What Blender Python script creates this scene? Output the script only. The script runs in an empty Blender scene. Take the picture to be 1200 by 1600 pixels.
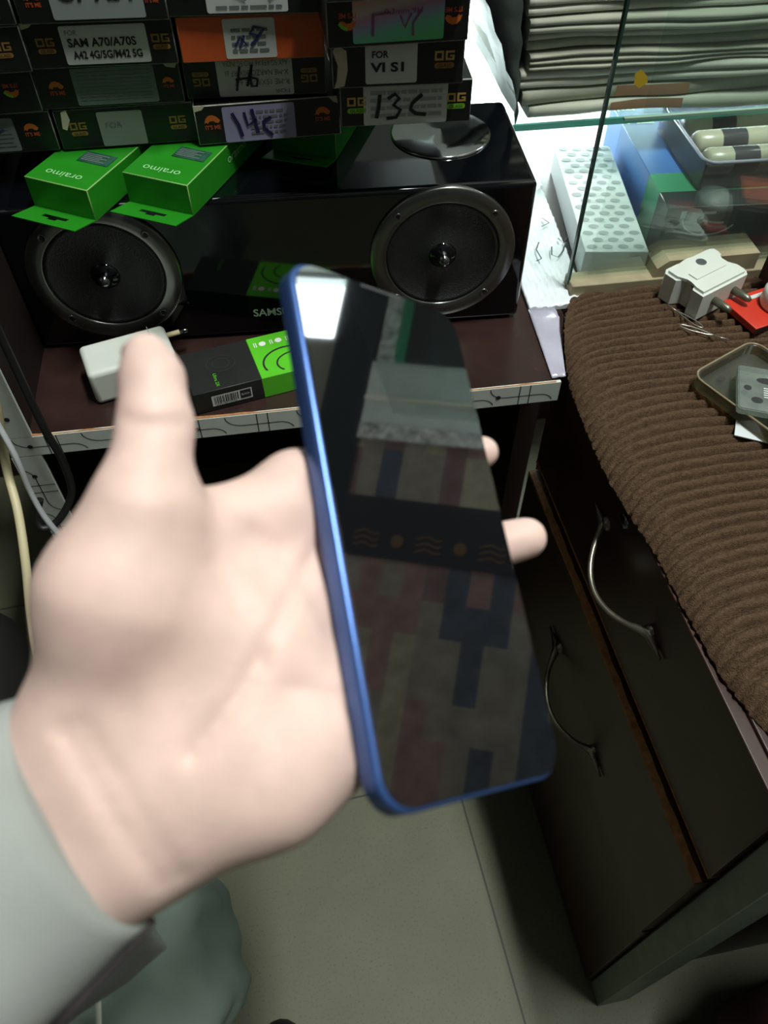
import bpy, bmesh, math, random
import numpy as np
from mathutils import Vector, Matrix, noise as mnoise

random.seed(7)
SC = bpy.context.scene
COL = SC.collection
PI = math.pi

# ------------------------------------------------------------------ camera
FPX, PITCH, YAW, HC = 1250.0, math.radians(51.5), math.radians(8.5), 1.05
cam_d = bpy.data.cameras.new('camera')
cam_d.sensor_fit = 'VERTICAL'
cam_d.sensor_height = 32.0
cam_d.lens = 32.0 * FPX / 1600.0
cam_d.clip_start = 0.01
cam = bpy.data.objects.new('camera', cam_d)
COL.objects.link(cam)
cam.location = (0, 0, HC)
cam.rotation_euler = (PI / 2 - PITCH, 0, -YAW)
SC.camera = cam
cam_d.dof.use_dof = True
cam_d.dof.focus_distance = 0.62
cam_d.dof.aperture_fstop = 9.0

# ------------------------------------------------------------------ world, light, exposure
SC.view_settings.view_transform = 'Standard'
SC.view_settings.look = 'None'
SC.view_settings.exposure = 0.0
SC.view_settings.gamma = 1.0
SC.view_settings.use_curve_mapping = False
w = bpy.data.worlds.new('world')
SC.world = w
w.use_nodes = True
w.node_tree.nodes['Background'].inputs[0].default_value = (0.75, 0.9, 0.85, 1)
w.node_tree.nodes['Background'].inputs[1].default_value = 0.012


def area_light(name, loc, target, sx, sy, power, color):
    d = bpy.data.lights.new(name, 'AREA')
    d.shape = 'RECTANGLE'
    d.size, d.size_y = sx, sy
    d.energy = power
    d.color = color
    o = bpy.data.objects.new(name, d)
    COL.objects.link(o)
    o.location = loc
    o.rotation_euler = (0, math.atan2(loc[0] - target[0], loc[2] - target[2]), 0)
    return o


TUBE_POWER, WIN_BACK, WIN_RIGHT = 84.0, 22.0, 16.0
area_light('ceiling_tube_light', (0.60, 0.12, 3.30), (0.15, 0.1, 0.6), 0.14, 0.8, TUBE_POWER, (0.97, 1.0, 0.95))

# ------------------------------------------------------------------ view helpers: a point of the photo at a real distance
_cp, _sp = math.cos(PITCH), math.sin(PITCH)
_R = Vector((math.cos(YAW), -math.sin(YAW), 0))
_h = Vector((math.sin(YAW), math.cos(YAW), 0))
_F = _h * _cp + Vector((0, 0, -_sp))
_U = _h * _sp + Vector((0, 0, _cp))
CAMP = Vector((0, 0, HC))


def ray(x, y):
    return _F + _R * ((x - 600) / FPX) + _U * ((800 - y) / FPX)


def D(x, y, d):
    return CAMP + ray(x, y) * d


def atZ(x, y, z):
    r = ray(x, y)
    return CAMP + r * ((z - HC) / r.z)


def atX(x, y, v):
    r = ray(x, y)
    return CAMP + r * (v / r.x)


def atY(x, y, v):
    r = ray(x, y)
    return CAMP + r * (v / r.y)


# ------------------------------------------------------------------ materials
def lin(c):
    return tuple(((v / 255) / 12.92 if v / 255 <= 0.04045 else ((v / 255 + 0.055) / 1.055) ** 2.4) for v in c)


MC = {}


def mat(name, rgb, rough=0.5, metal=0.0, var=0.0, vscale=40.0, bump=0.0, bscale=200.0, spec=0.5, coat=0.0, ior=1.5, sss=0.0):
    if name in MC:
        return MC[name]
    m = bpy.data.materials.new(name)
    m.use_nodes = True
    nt = m.node_tree
    b = nt.nodes['Principled BSDF']
    c = lin(rgb)
    b.inputs['Base Color'].default_value = (*c, 1)
    b.inputs['Roughness'].default_value = rough
    b.inputs['Metallic'].default_value = metal
    b.inputs['Specular IOR Level'].default_value = spec
    b.inputs['IOR'].default_value = ior
    b.inputs['Coat Weight'].default_value = coat
    if sss:
        b.inputs['Subsurface Weight'].default_value = sss
        b.inputs['Subsurface Radius'].default_value = (0.006, 0.0022, 0.0012)
        b.inputs['Subsurface Scale'].default_value = 0.6
    if var or bump:
        tc = nt.nodes.new('ShaderNodeTexCoord')
    if var:
        n = nt.nodes.new('ShaderNodeTexNoise')
        n.inputs['Scale'].default_value = vscale
        n.inputs['Detail'].default_value = 5
        nt.links.new(tc.outputs['Object'], n.inputs['Vector'])
        r = nt.nodes.new('ShaderNodeValToRGB')
        r.color_ramp.elements[0].position = 0.3
        r.color_ramp.elements[1].position = 0.7
        r.color_ramp.elements[0].color = (*[max(0, v * (1 - var)) for v in c], 1)
        r.color_ramp.elements[1].color = (*[min(1, v * (1 + var)) for v in c], 1)
        nt.links.new(n.outputs['Fac'], r.inputs['Fac'])
        nt.links.new(r.outputs['Color'], b.inputs['Base Color'])
    if bump:
        n2 = nt.nodes.new('ShaderNodeTexNoise')
        n2.inputs['Scale'].default_value = bscale
        n2.inputs['Detail'].default_value = 4
        nt.links.new(tc.outputs['Object'], n2.inputs['Vector'])
        bp = nt.nodes.new('ShaderNodeBump')
        bp.inputs['Strength'].default_value = bump
        bp.inputs['Distance'].default_value = 0.002
        nt.links.new(n2.outputs['Fac'], bp.inputs['Height'])
        nt.links.new(bp.outputs['Normal'], b.inputs['Normal'])
    MC[name] = m
    return m


def glass_mat(name, tint=(235, 245, 240), gloss=0.9, haze=0.0, rough=0.02):
    if name in MC:
        return MC[name]
    m = bpy.data.materials.new(name)
    m.use_nodes = True
    nt = m.node_tree
    nt.nodes.clear()
    out = nt.nodes.new('ShaderNodeOutputMaterial')
    tr = nt.nodes.new('ShaderNodeBsdfTransparent')
    tr.inputs[0].default_value = (*lin(tint), 1)
    gl = nt.nodes.new('ShaderNodeBsdfGlossy')
    gl.inputs['Roughness'].default_value = rough
    fr = nt.nodes.new('ShaderNodeFresnel')
    fr.inputs['IOR'].default_value = 1.5
    mu = nt.nodes.new('ShaderNodeMath')
    mu.operation = 'MULTIPLY'
    mu.inputs[1].default_value = gloss
    mx = nt.nodes.new('ShaderNodeMixShader')
    nt.links.new(fr.outputs[0], mu.inputs[0])
    nt.links.new(mu.outputs[0], mx.inputs[0])
    nt.links.new(tr.outputs[0], mx.inputs[1])
    nt.links.new(gl.outputs[0], mx.inputs[2])
    last = mx
    if haze:
        tc = nt.nodes.new('ShaderNodeTexCoord')
        n = nt.nodes.new('ShaderNodeTexNoise')
        n.inputs['Scale'].default_value = 14
        n.inputs['Detail'].default_value = 6
        nt.links.new(tc.outputs['Object'], n.inputs['Vector'])
        m2 = nt.nodes.new('ShaderNodeMath')
        m2.operation = 'MULTIPLY'
        m2.inputs[1].default_value = haze * 2
        nt.links.new(n.outputs['Fac'], m2.inputs[0])
        df = nt.nodes.new('ShaderNodeBsdfDiffuse')
        df.inputs[0].default_value = (0.62, 0.68, 0.65, 1)
        mx2 = nt.nodes.new('ShaderNodeMixShader')
        nt.links.new(m2.outputs[0], mx2.inputs[0])
        nt.links.new(mx.outputs[0], mx2.inputs[1])
        nt.links.new(df.outputs[0], mx2.inputs[2])
        last = mx2
    nt.links.new(last.outputs[0], out.inputs[0])
    MC[name] = m
    return m


def emit_mat(name, rgb, strength):
    m = bpy.data.materials.new(name)
    m.use_nodes = True
    b = m.node_tree.nodes['Principled BSDF']
    b.inputs['Base Color'].default_value = (0, 0, 0, 1)
    b.inputs['Emission Color'].default_value = (*lin(rgb), 1)
    b.inputs['Emission Strength'].default_value = strength
    return m


# ------------------------------------------------------------------ mesh builder
_TXT = {}


def text_geo(s, bold=0.0):
    k = (s, bold)
    if k in _TXT:
        return _TXT[k]
    cu = bpy.data.curves.new('t', 'FONT')
    cu.body = s
    cu.size = 1.0
    cu.offset = bold
    cu.resolution_u = 3
    o = bpy.data.objects.new('t', cu)
    COL.objects.link(o)
    dg = bpy.context.evaluated_depsgraph_get()
    dg.update()
    me = bpy.data.meshes.new_from_object(o.evaluated_get(dg))
    vs = [(v.co.x, v.co.y) for v in me.vertices]
    fs = [tuple(p.vertices) for p in me.polygons]
    bpy.data.objects.remove(o)
    bpy.data.meshes.remove(me)
    bpy.data.curves.remove(cu)
    x0, x1 = min(v[0] for v in vs), max(v[0] for v in vs)
    y0, y1 = min(v[1] for v in vs), max(v[1] for v in vs)
    vs = [((v[0] - x0) / (x1 - x0) - 0.5, (v[1] - y0) / (y1 - y0) - 0.5) for v in vs]
    _TXT[k] = (vs, fs)
    return _TXT[k]


class Frame:
    """a flat 2-D frame in 3-D: origin, u axis, v axis; n points out"""

    def __init__(s, o, u, v):
        s.o, s.u, s.v = Vector(o), Vector(u).normalized(), Vector(v).normalized()
        s.n = s.u.cross(s.v)

    def __call__(s, a, b, lift=0.0):
        return s.o + s.u * a + s.v * b + s.n * lift


FRONT = Frame((0, 0, 0), (1, 0, 0), (0, 0, 1))      # faces -y
TOPF = Frame((0, 0, 0), (1, 0, 0), (0, 1, 0))       # faces +z


class MB:
    def __init__(s):
        s.bm = bmesh.new()
        s.mi = 0
        s.mats = []

    def use(s, m):
        if m not in s.mats:
            s.mats.append(m)
        s.mi = s.mats.index(m)
        return s

    def face(s, pts, smooth=False):
        vs = [s.bm.verts.new(p) for p in pts]
        try:
            f = s.bm.faces.new(vs)
            f.material_index = s.mi
            f.smooth = smooth
            return f
        except ValueError:
            return None

    def box(s, x0, x1, y0, y1, z0, z1, bev=0.0, edge=None, M=None, seg=2):
        b2 = bmesh.new()
        bmesh.ops.create_cube(b2, size=1.0)
        for v in b2.verts:
            v.co = Vector(((x0 + x1) / 2 + v.co.x * (x1 - x0), (y0 + y1) / 2 + v.co.y * (y1 - y0), (z0 + z1) / 2 + v.co.z * (z1 - z0)))
        ei = s.mi
        if edge is not None:
            keep = s.mi
            s.use(edge)
            ei = s.mi
            s.mi = keep
        for f in b2.faces:
            f.material_index = s.mi
        if bev:
            r = bmesh.ops.bevel(b2, geom=list(b2.edges), offset=bev, segments=seg, profile=0.5, affect='EDGES')
            for f in r['faces']:
                f.material_index = ei
                f.smooth = True
        s._merge(b2, M)
        return s

    def _merge(s, b2, M=None):
        mp = {}
        for v in b2.verts:
            mp[v] = s.bm.verts.new(M @ v.co if M else v.co)
        for f in b2.faces:
            try:
                nf = s.bm.faces.new([mp[v] for v in f.verts])
                nf.material_index = f.material_index
                nf.smooth = f.smooth
            except ValueError:
                pass
        b2.free()

    def grid(s, P, closed_u=False, closed_v=False, smooth=True, caps=False):
        """P[i][j] points"""
        V = [[s.bm.verts.new(p) for p in row] for row in P]
        nu, nv = len(V), len(V[0])
        for i in range(nu if closed_u else nu - 1):
            for j in range(nv if closed_v else nv - 1):
                a, b = V[i][j], V[(i + 1) % nu][j]
                c, d = V[(i + 1) % nu][(j + 1) % nv], V[i][(j + 1) % nv]
                try:
                    f = s.bm.faces.new((a, b, c, d))
                    f.material_index = s.mi
                    f.smooth = smooth
                except ValueError:
                    pass
        if caps:
            for row in (V[0][::-1], V[-1]):
                try:
                    f = s.bm.faces.new(row)
                    f.material_index = s.mi
                except ValueError:
                    pass
        return V

    def tube(s, pts, r, n=10, caps=True, r2=None, flat=1.0):
        pts = [Vector(p) for p in pts]
        rr = r if isinstance(r, (list, tuple)) else [r + ((r2 - r) * i / (len(pts) - 1) if r2 is not None else 0) for i in range(len(pts))]
        rows = []
        t = (pts[1] - pts[0]).normalized()
        ref = Vector((0, 0, 1)) if abs(t.z) < 0.9 else Vector((1, 0, 0))
        nrm = t.cross(ref).normalized()
        for i, p in enumerate(pts):
            a, b = pts[max(0, i - 1)], pts[min(len(pts) - 1, i + 1)]
            t = (b - a).normalized()
            nrm = (nrm - t * nrm.dot(t)).normalized()
            bi = t.cross(nrm)
            rows.append([p + nrm * (rr[i] * math.cos(2 * PI * k / n)) + bi * (rr[i] * flat * math.sin(2 * PI * k / n)) for k in range(n)])
        s.grid(rows, closed_v=True, caps=caps)
        return s

    def lathe(s, prof, n=32, M=None, caps=False):
        """prof: (r, h) about local z"""
        rows = []
        for r, h in prof:
            row = [Vector((r * math.cos(2 * PI * k / n), r * math.sin(2 * PI * k / n), h)) for k in range(n)]
            rows.append([M @ p if M else p for p in row])
        s.grid(rows, closed_v=True, caps=caps)
        return s

    def prism(s, poly, fr, h0, h1, bev=0.0):
        """extrude 2-D polygon (ccw) in frame from lift h0 to h1"""
        b2 = bmesh.new()
        a = [b2.verts.new(fr(u, v, h0)) for u, v in poly]
        b = [b2.verts.new(fr(u, v, h1)) for u, v in poly]
        b2.faces.new(a[::-1])
        top = b2.faces.new(b)
        n = len(a)
        for i in range(n):
            b2.faces.new((a[i], a[(i + 1) % n], b[(i + 1) % n], b[i]))
        if bev:
            es = [e for e in b2.edges if all(any((v.co - w_.co).length < 1e-9 for w_ in b) for v in e.verts)]
            r = bmesh.ops.bevel(b2, geom=list(top.edges), offset=bev, segments=2, affect='EDGES')
        for f in b2.faces:
            f.material_index = s.mi
        s._merge(b2)
        return s

    def rect(s, fr, u0, v0, u1, v1, lift):
        s.face([fr(u0, v0, lift), fr(u1, v0, lift), fr(u1, v1, lift), fr(u0, v1, lift)])
        return s

    def poly(s, fr, pts, lift):
        s.face([fr(u, v, lift) for u, v in pts])
        return s

    def rrect(s, fr, u0, v0, u1, v1, r, lift, n=4):
        s.poly(fr, rr_pts(u0, v0, u1, v1, r, n), lift)
        return s

    def text(s, fr, body, u, v, wdt, hgt, lift, bold=0.0, flip=False):
        vs, fs = text_geo(body, bold)
        sg = -1 if flip else 1
        V = [s.bm.verts.new(fr(u + sg * a * wdt, v + sg * b * hgt, lift)) for a, b in vs]
        for f in fs:
            try:
                nf = s.bm.faces.new([V[i] for i in f])
                nf.material_index = s.mi
            except ValueError:
                pass
        return s

    def stroke(s, fr, pts, wd, lift):
        n = len(pts)
        L, Rr = [], []
        for i in range(n):
            a, b = pts[max(0, i - 1)], pts[min(n - 1, i + 1)]
            dx, dy = b[0] - a[0], b[1] - a[1]
            l = math.hypot(dx, dy) or 1
            nx, ny = -dy / l * wd / 2, dx / l * wd / 2
            L.append(fr(pts[i][0] + nx, pts[i][1] + ny, lift))
            Rr.append(fr(pts[i][0] - nx, pts[i][1] - ny, lift))
        s.grid([Rr, L], smooth=False)
        return s

    def build(s, name, parent=None, loc=None, rot=None, normals=True):
        if normals:
            bmesh.ops.recalc_face_normals(s.bm, faces=s.bm.faces[:])
        me = bpy.data.meshes.new(name)
        s.bm.to_mesh(me)
        s.bm.free()
        for m in s.mats:
            me.materials.append(m)
        o = bpy.data.objects.new(name, me)
        COL.objects.link(o)
        if parent:
            o.parent = parent
        if loc is not None:
            o.location = loc
        if rot is not None:
            o.rotation_euler = rot
        return o


def rr_pts(u0, v0, u1, v1, r, n=4):
    P = []
    for cx, cy, a0 in ((u1 - r, v0 + r, -PI / 2), (u1 - r, v1 - r, 0), (u0 + r, v1 - r, PI / 2), (u0 + r, v0 + r, PI)):
        for k in range(n + 1):
            a = a0 + PI / 2 * k / n
            P.append((cx + r * math.cos(a), cy + r * math.sin(a)))
    return P


def arc(cx, cy, r, a0, a1, n=12, ry=None):
    ry = r if ry is None else ry
    return [(cx + r * math.cos(math.radians(a0 + (a1 - a0) * k / n)), cy + ry * math.sin(math.radians(a0 + (a1 - a0) * k / n))) for k in range(n + 1)]


def smooth_path(pts, n=8):
    P = [Vector(p) for p in pts]
    out = []
    for i in range(len(P) - 1):
        p0, p1, p2, p3 = P[max(0, i - 1)], P[i], P[i + 1], P[min(len(P) - 1, i + 2)]
        for k in range(n):
            t = k / n
            out.append(0.5 * ((2 * p1) + (p2 - p0) * t + (2 * p0 - 5 * p1 + 4 * p2 - p3) * t * t + (3 * p1 - p0 - 3 * p2 + p3) * t ** 3))
    out.append(P[-1])
    return out


def tag(o, label=None, cat=None, group=None, kind=None):
    if label:
        o['label'] = label
    if cat:
        o['category'] = cat
    if group:
        o['group'] = group
    if kind:
        o['kind'] = kind
    return o


def thing(name, label, cat, loc, rz=0.0, group=None):
    o = bpy.data.objects.new(name, None)
    o.empty_display_size = 0.02
    COL.objects.link(o)
    o.location = loc
    o.rotation_euler = (0, 0, rz)
    return tag(o, label, cat, group)


# common colours
M_BLACKBOX = mat('black printed card', (17, 20, 19), 0.38, var=0.25, vscale=60)
M_EDGE = mat('worn grey card edge', (120, 125, 118), 0.7, var=0.5, vscale=120)
M_WEAR = mat('torn pale card', (190, 182, 160), 0.8, var=0.15)
M_LABEL = mat('white paper label', (196, 202, 198), 0.5, var=0.05)
M_GREYLAB = mat('grey silver label', (108, 120, 118), 0.35, var=0.08)
M_INK = mat('black print ink', (28, 28, 30), 0.6)
M_GREYINK = mat('grey print ink', (105, 112, 112), 0.6)
M_BLUEINK = mat('blue marker ink', (36, 48, 92), 0.5)
M_VIOLETINK = mat('violet marker ink', (30, 22, 74), 0.5)
M_GOLD = mat('gold foil print', (196, 160, 92), 0.35, metal=0.3)
M_BRONZE = mat('bronze foil print', (150, 112, 62), 0.4, metal=0.3)
M_FOILORANGE = mat('orange foil print', (205, 108, 44), 0.4, metal=0.2)
M_FOILRED = mat('red foil print', (190, 80, 48), 0.4)
M_LIME = mat('lime foil print', (120, 190, 50), 0.35, metal=0.2)
M_WHITELAM = mat('white laminate', (205, 213, 206), 0.35, var=0.06, vscale=30)
M_DARKWOOD = mat('dark brown laminate', (46, 31, 28), 0.24, var=0.3, vscale=25)
M_CHIP = mat('raw chipboard edge', (156, 110, 70), 0.85, var=0.3, vscale=150, bump=0.5, bscale=300)

# ------------------------------------------------------------------ setting
def floor_mat():
    m = mat('floor tile', (92, 94, 73), 0.6, var=0.10, vscale=9)
    nt = m.node_tree
    b = nt.nodes['Principled BSDF']
    src = b.inputs['Base Color'].links[0].from_socket
    tc = nt.nodes.new('ShaderNodeTexCoord')
    mp = nt.nodes.new('ShaderNodeMapping')
    mp.inputs['Rotation'].default_value = (0, 0, math.radians(-4.2))
    mp.inputs['Location'].default_value = (0.223 - 0.4, 0.042, 0)
    br = nt.nodes.new('ShaderNodeTexBrick')
    br.offset = 0.0
    br.inputs['Scale'].default_value = 1.0
    br.inputs['Mortar Size'].default_value = 0.0012
    br.inputs['Mortar Smooth'].default_value = 0.2
    br.inputs['Brick Width'].default_value = 0.4
    br.inputs['Row Height'].default_value = 0.4
    br.inputs['Mortar'].default_value = (0.015, 0.014, 0.012, 1)
    nt.links.new(tc.outputs['Object'], mp.inputs['Vector'])
    nt.links.new(mp.outputs['Vector'], br.inputs['Vector'])
    # fine speckle
    sp = nt.nodes.new('ShaderNodeTexNoise')
    sp.inputs['Scale'].default_value = 420
    nt.links.new(tc.outputs['Object'], sp.inputs['Vector'])
    rp = nt.nodes.new('ShaderNodeValToRGB')
    rp.color_ramp.elements[0].position = 0.25
    rp.color_ramp.elements[0].color = (0.55, 0.5, 0.45, 1)
    rp.color_ramp.elements[1].position = 0.42
    rp.color_ramp.elements[1].color = (1, 1, 1, 1)
    nt.links.new(sp.outputs['Fac'], rp.inputs['Fac'])
    mu = nt.nodes.new('ShaderNodeMix')
    mu.data_type = 'RGBA'
    mu.blend_type = 'MULTIPLY'
    mu.inputs['Factor'].default_value = 1.0
    nt.links.new(src, mu.inputs['A'])
    nt.links.new(rp.outputs['Color'], mu.inputs['B'])
    nt.links.new(mu.outputs['Result'], br.inputs['Color1'])
    nt.links.new(mu.outputs['Result'], br.inputs['Color2'])
    nt.links.new(br.outputs['Color'], b.inputs['Base Color'])
    return m


def slab(name, x0, x1, y0, y1, z0, z1, m):
    o = MB().use(m).box(x0, x1, y0, y1, z0, z1).build(name)
    return tag(o, kind='structure')


M_WALL = mat('painted plaster', (140, 140, 128), 0.8, var=0.1, vscale=6)
M_DARKWALL = mat('dark brown panelling', (44, 28, 24), 0.5, var=0.3, vscale=10)
slab('floor', -1.1, 1.25, -1.3, 1.1, -0.05, 0.0, floor_mat())
slab('ceiling', -1.1, 1.25, -1.3, 1.1, 3.40, 3.45, M_WALL)
slab('wall_left', -1.1, -1.05, -1.3, 1.1, 0, 3.4, M_DARKWALL)
slab('wall_front', -1.05, 1.2, -1.3, -1.25, 0, 3.4, mat('slate painted wall', (66, 70, 72), 0.8, var=0.1, vscale=6))
# back wall: solid pieces around the daylight opening of the shop front
bw = MB().use(M_DARKWALL)
bw.box(-1.05, 0.14, 1.0, 1.05, 0, 0.715)
bw.box(-1.05, -0.40, 1.0, 1.05, 0.715, 3.4)
bw.box(0.14, 1.2, 1.0, 1.05, 0, 0.42)
bw.use(mat('grey green plaster', (150, 158, 152), 0.8, var=0.08, vscale=5)).box(-0.40, 1.2, 1.0, 1.05, 0.715, 3.4)
tag(bw.build('wall_back'), kind='structure')
t = tag(bpy.data.objects.new('window_1', None), kind='structure')
COL.objects.link(t)
t.location = (0.67, 1.0, 0.42)
M_SKYWIN = emit_mat('bright daylight through the shop front', (236, 250, 250), WIN_BACK)
MB().use(M_SKYWIN).box(-0.53, 0.53, 0.03, 0.04, 0.0, 0.295).build('pane', t)
f = MB().use(mat('aluminium frame', (170, 178, 176), 0.4, metal=0.5))
f.box(-0.53, 0.53, -0.005, 0.028, 0.0, 0.016)
f.box(-0.53, 0.53, -0.005, 0.028, 0.279, 0.295)
f.box(-0.53, -0.51, -0.005, 0.028, 0.016, 0.279)
f.box(0.51, 0.53, -0.005, 0.028, 0.016, 0.279)
f.build('window_frame', t)


def patch_mat():
    m = bpy.data.materials.new('patchwork plank panelling')
    m.use_nodes = True
    nt = m.node_tree
    b = nt.nodes['Principled BSDF']
    b.inputs['Roughness'].default_value = 0.6
    tc = nt.nodes.new('ShaderNodeTexCoord')
    sx = nt.nodes.new('ShaderNodeSeparateXYZ')
    cb = nt.nodes.new('ShaderNodeCombineXYZ')
    nt.links.new(tc.outputs['Object'], sx.inputs[0])
    nt.links.new(sx.outputs['Y'], cb.inputs['X'])
    nt.links.new(sx.outputs['Z'], cb.inputs['Y'])
    br = nt.nodes.new('ShaderNodeTexBrick')
    br.offset = 0.37
    br.inputs['Scale'].default_value = 1.0
    br.inputs['Brick Width'].default_value = 0.17
    br.inputs['Row Height'].default_value = 0.040
    br.inputs['Mortar Size'].default_value = 0.0
    br.inputs['Color1'].default_value = (0, 0, 0, 1)
    br.inputs['Color2'].default_value = (1, 1, 1, 1)
    nt.links.new(cb.outputs[0], br.inputs['Vector'])
    rp = nt.nodes.new('ShaderNodeValToRGB')
    rp.color_ramp.interpolation = 'CONSTANT'
    cols = [(0.0, (92, 100, 116)), (0.2, (186, 178, 154)), (0.4, (170, 136, 130)), (0.62, (164, 156, 144)), (0.8, (142, 114, 114))]
    el = rp.color_ramp.elements
    el[0].position, el[0].color = cols[0][0], (*lin(cols[0][1]), 1)
    el[1].position, el[1].color = cols[1][0], (*lin(cols[1][1]), 1)
    for p, c in cols[2:]:
        e = el.new(p)
        e.color = (*lin(c), 1)
    nt.links.new(br.outputs['Color'], rp.inputs['Fac'])
    n = nt.nodes.new('ShaderNodeTexNoise')
    n.inputs['Scale'].default_value = 30
    n.inputs['Detail'].default_value = 6
    nt.links.new(tc.outputs['Object'], n.inputs['Vector'])
    r2 = nt.nodes.new('ShaderNodeValToRGB')
    r2.color_ramp.elements[0].position = 0.3
    r2.color_ramp.elements[0].color = (0.6, 0.6, 0.6, 1)
    r2.color_ramp.elements[1].position = 0.75
    nt.links.new(n.outputs['Fac'], r2.inputs['Fac'])
    mu = nt.nodes.new('ShaderNodeMix')
    mu.data_type = 'RGBA'
    mu.blend_type = 'MULTIPLY'
    mu.inputs['Factor'].default_value = 1.0
    nt.links.new(rp.outputs['Color'], mu.inputs['A'])
    nt.links.new(r2.outputs['Color'], mu.inputs['B'])
    nt.links.new(mu.outputs['Result'], b.inputs['Base Color'])
    return m


# right wall: plaster, with a daylight window, patchwork boards, trims (all seen mirrored in the phone screen)
rw = MB().use(M_WALL)
rw.box(1.2, 1.25, -1.25, 1.0, 0, 1.30)
rw.box(1.2, 1.25, -1.25, 0.84, 1.30, 1.80)
rw.box(1.2, 1.25, -1.25, 1.0, 1.80, 3.4)
tag(rw.build('wall_right'), kind='structure')
t = tag(bpy.data.objects.new('window_2', None), kind='structure')
COL.objects.link(t)
t.location = (1.2, 0.92, 1.30)
MB().use(emit_mat('bright sky pane', (238, 250, 252), WIN_RIGHT)).box(0.03, 0.04, -0.08, 0.08, 0, 0.5).build('pane', t)
MB().use(mat('aluminium frame', (170, 178, 176))).box(0.0, 0.03, -0.08, -0.07, 0, 0.5).box(0.0, 0.03, 0.07, 0.08, 0, 0.5).box(0.0, 0.03, -0.07, 0.07, 0, 0.01).build('window_frame', t)
o = MB().use(patch_mat()).box(1.188, 1.2, -1.0, 0.64, 0.55, 1.215).build('trim_1')
tag(o, kind='structure')
o = MB().use(mat('grey green wall board', (214, 226, 222), 0.6, var=0.08)).box(1.186, 1.2, 0.665, 0.80, 0.55, 1.215).build('trim_2')
tag(o, kind='structure')
o = MB().use(mat('pale batten', (248, 242, 226), 0.5)).box(1.178, 1.186, 0.716, 0.723, 0.55, 1.215).build('trim_3')
tag(o, kind='structure')
M_TAPE = mat('crumpled silver tape', (205, 208, 206), 0.4, metal=0.0, var=0.6, vscale=60, bump=1.0, bscale=90)
o = MB().use(M_TAPE).box(1.18, 1.2, 0.635, 0.665, 0.55, 1.215).build('trim_4')
tag(o, kind='structure')
tb = MB().use(M_TAPE).box(1.176, 1.2, 0.80, 0.995, 1.17, 1.205)
tb.use(mat('green painted bead', (40, 150, 110), 0.4)).box(1.17, 1.2, 0.80, 0.995, 1.15, 1.17)
tag(tb.build('trim_5'), kind='structure')
o = MB().use(mat('dark teal board', (40, 58, 62), 0.4)).box(1.18, 1.2, 0.80, 0.995, 0.55, 1.15).build('trim_6')
tag(o, kind='structure')
o = MB().use(mat('dark slate frieze', (34, 44, 50), 0.5)).box(1.186, 1.2, -1.0, 0.995, 1.215, 1.30).build('trim_7')
tag(o, kind='structure')
fr = Frame((1.186, 0, 0), (0, -1, 0), (0, 0, 1))
fb = MB().use(mat('dark blue band', (44, 46, 54), 0.5)).box(1.184, 1.19, 0.405, 0.52, 0.55, 1.215)
fb.use(mat('ochre ornament', (112, 88, 66), 0.5))
for k in range(11):
    z = 0.58 + k * 0.058
    if k % 2:
        fb.rrect(fr, -0.452, z - 0.012, -0.428, z + 0.012, 0.011, 0.003)
    else:
        for q in range(3):
            fb.stroke(fr, [(-0.452 + q * 0.012 + 0.003 * math.sin(i * 1.0), z - 0.024 + i * 0.006) for i in range(9)], 0.004, 0.003)
tag(fb.build('trim_8', normals=False), kind='structure')

# ------------------------------------------------------------------ shelf unit (counter that carries the speaker)
ZS = 0.585
shelf = thing('shelf_unit', 'dark brown shelf counter with white line-patterned front strip, under the black speaker', 'shelf', (-0.224, 0.483, 0))
SX, SY = -0.224, 0.483
MB().use(M_DARKWOOD).box(-0.006 - 0.012, 0.449, 0.003, 0.50, ZS - 0.020, ZS, bev=0.0008).build('shelf_board', shelf)
MB().use(M_DARKWOOD).box(0.477, 1.40, 0.118, 0.50, ZS - 0.020, ZS, bev=0.0008).box(0.449, 0.4771, 0.045, 0.50, ZS - 0.020, ZS).build('shelf_board', shelf)


def lam_lines(mb, fr, u0, u1, v0, v1, lift, seed):
    """thin printed line pattern: crossing pairs and rounded loops"""
    rnd = random.Random(seed)
    mb.use(mat('black pattern line', (40, 42, 44), 0.5))
    long_u = (u1 - u0) > (v1 - v0)
    L = (u1 - u0) if long_u else (v1 - v0)
    W = (v1 - v0) if long_u else (u1 - u0)

    def q(a, b):
        return (u0 + a, v0 + b) if long_u else (u0 + b, v0 + a)
    a = 0.02
    lw = 0.0008
    while a < L - 0.03:
        mb.stroke(fr, [q(a, 0), q(a, W)], lw, lift)
        mb.stroke(fr, [q(a + 0.009, 0), q(a + 0.009, W)], lw, lift)
        mb.stroke(fr, [q(a - 0.012, W * 0.45), q(a + 0.018, W * 0.45)], lw, lift)
        P = [q(a + 0.018, W * 0.45)] + [q(a + 0.018 + 0.012 * math.sin(i * PI / 12), W * 0.45 - W * 0.45 * (1 - math.cos(i * PI / 12)) / 1.0) for i in range(1, 6)]
        mb.stroke(fr, P, lw, lift)
        P = [q(a - 0.012 - 0.014 * math.sin(i * PI / 10), W * 0.45 + W * 0.5 * (1 - math.cos(i * PI / 10))) for i in range(6)]
        mb.stroke(fr, P, lw, lift)
        a += 0.052 + rnd.random() * 0.012


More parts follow.
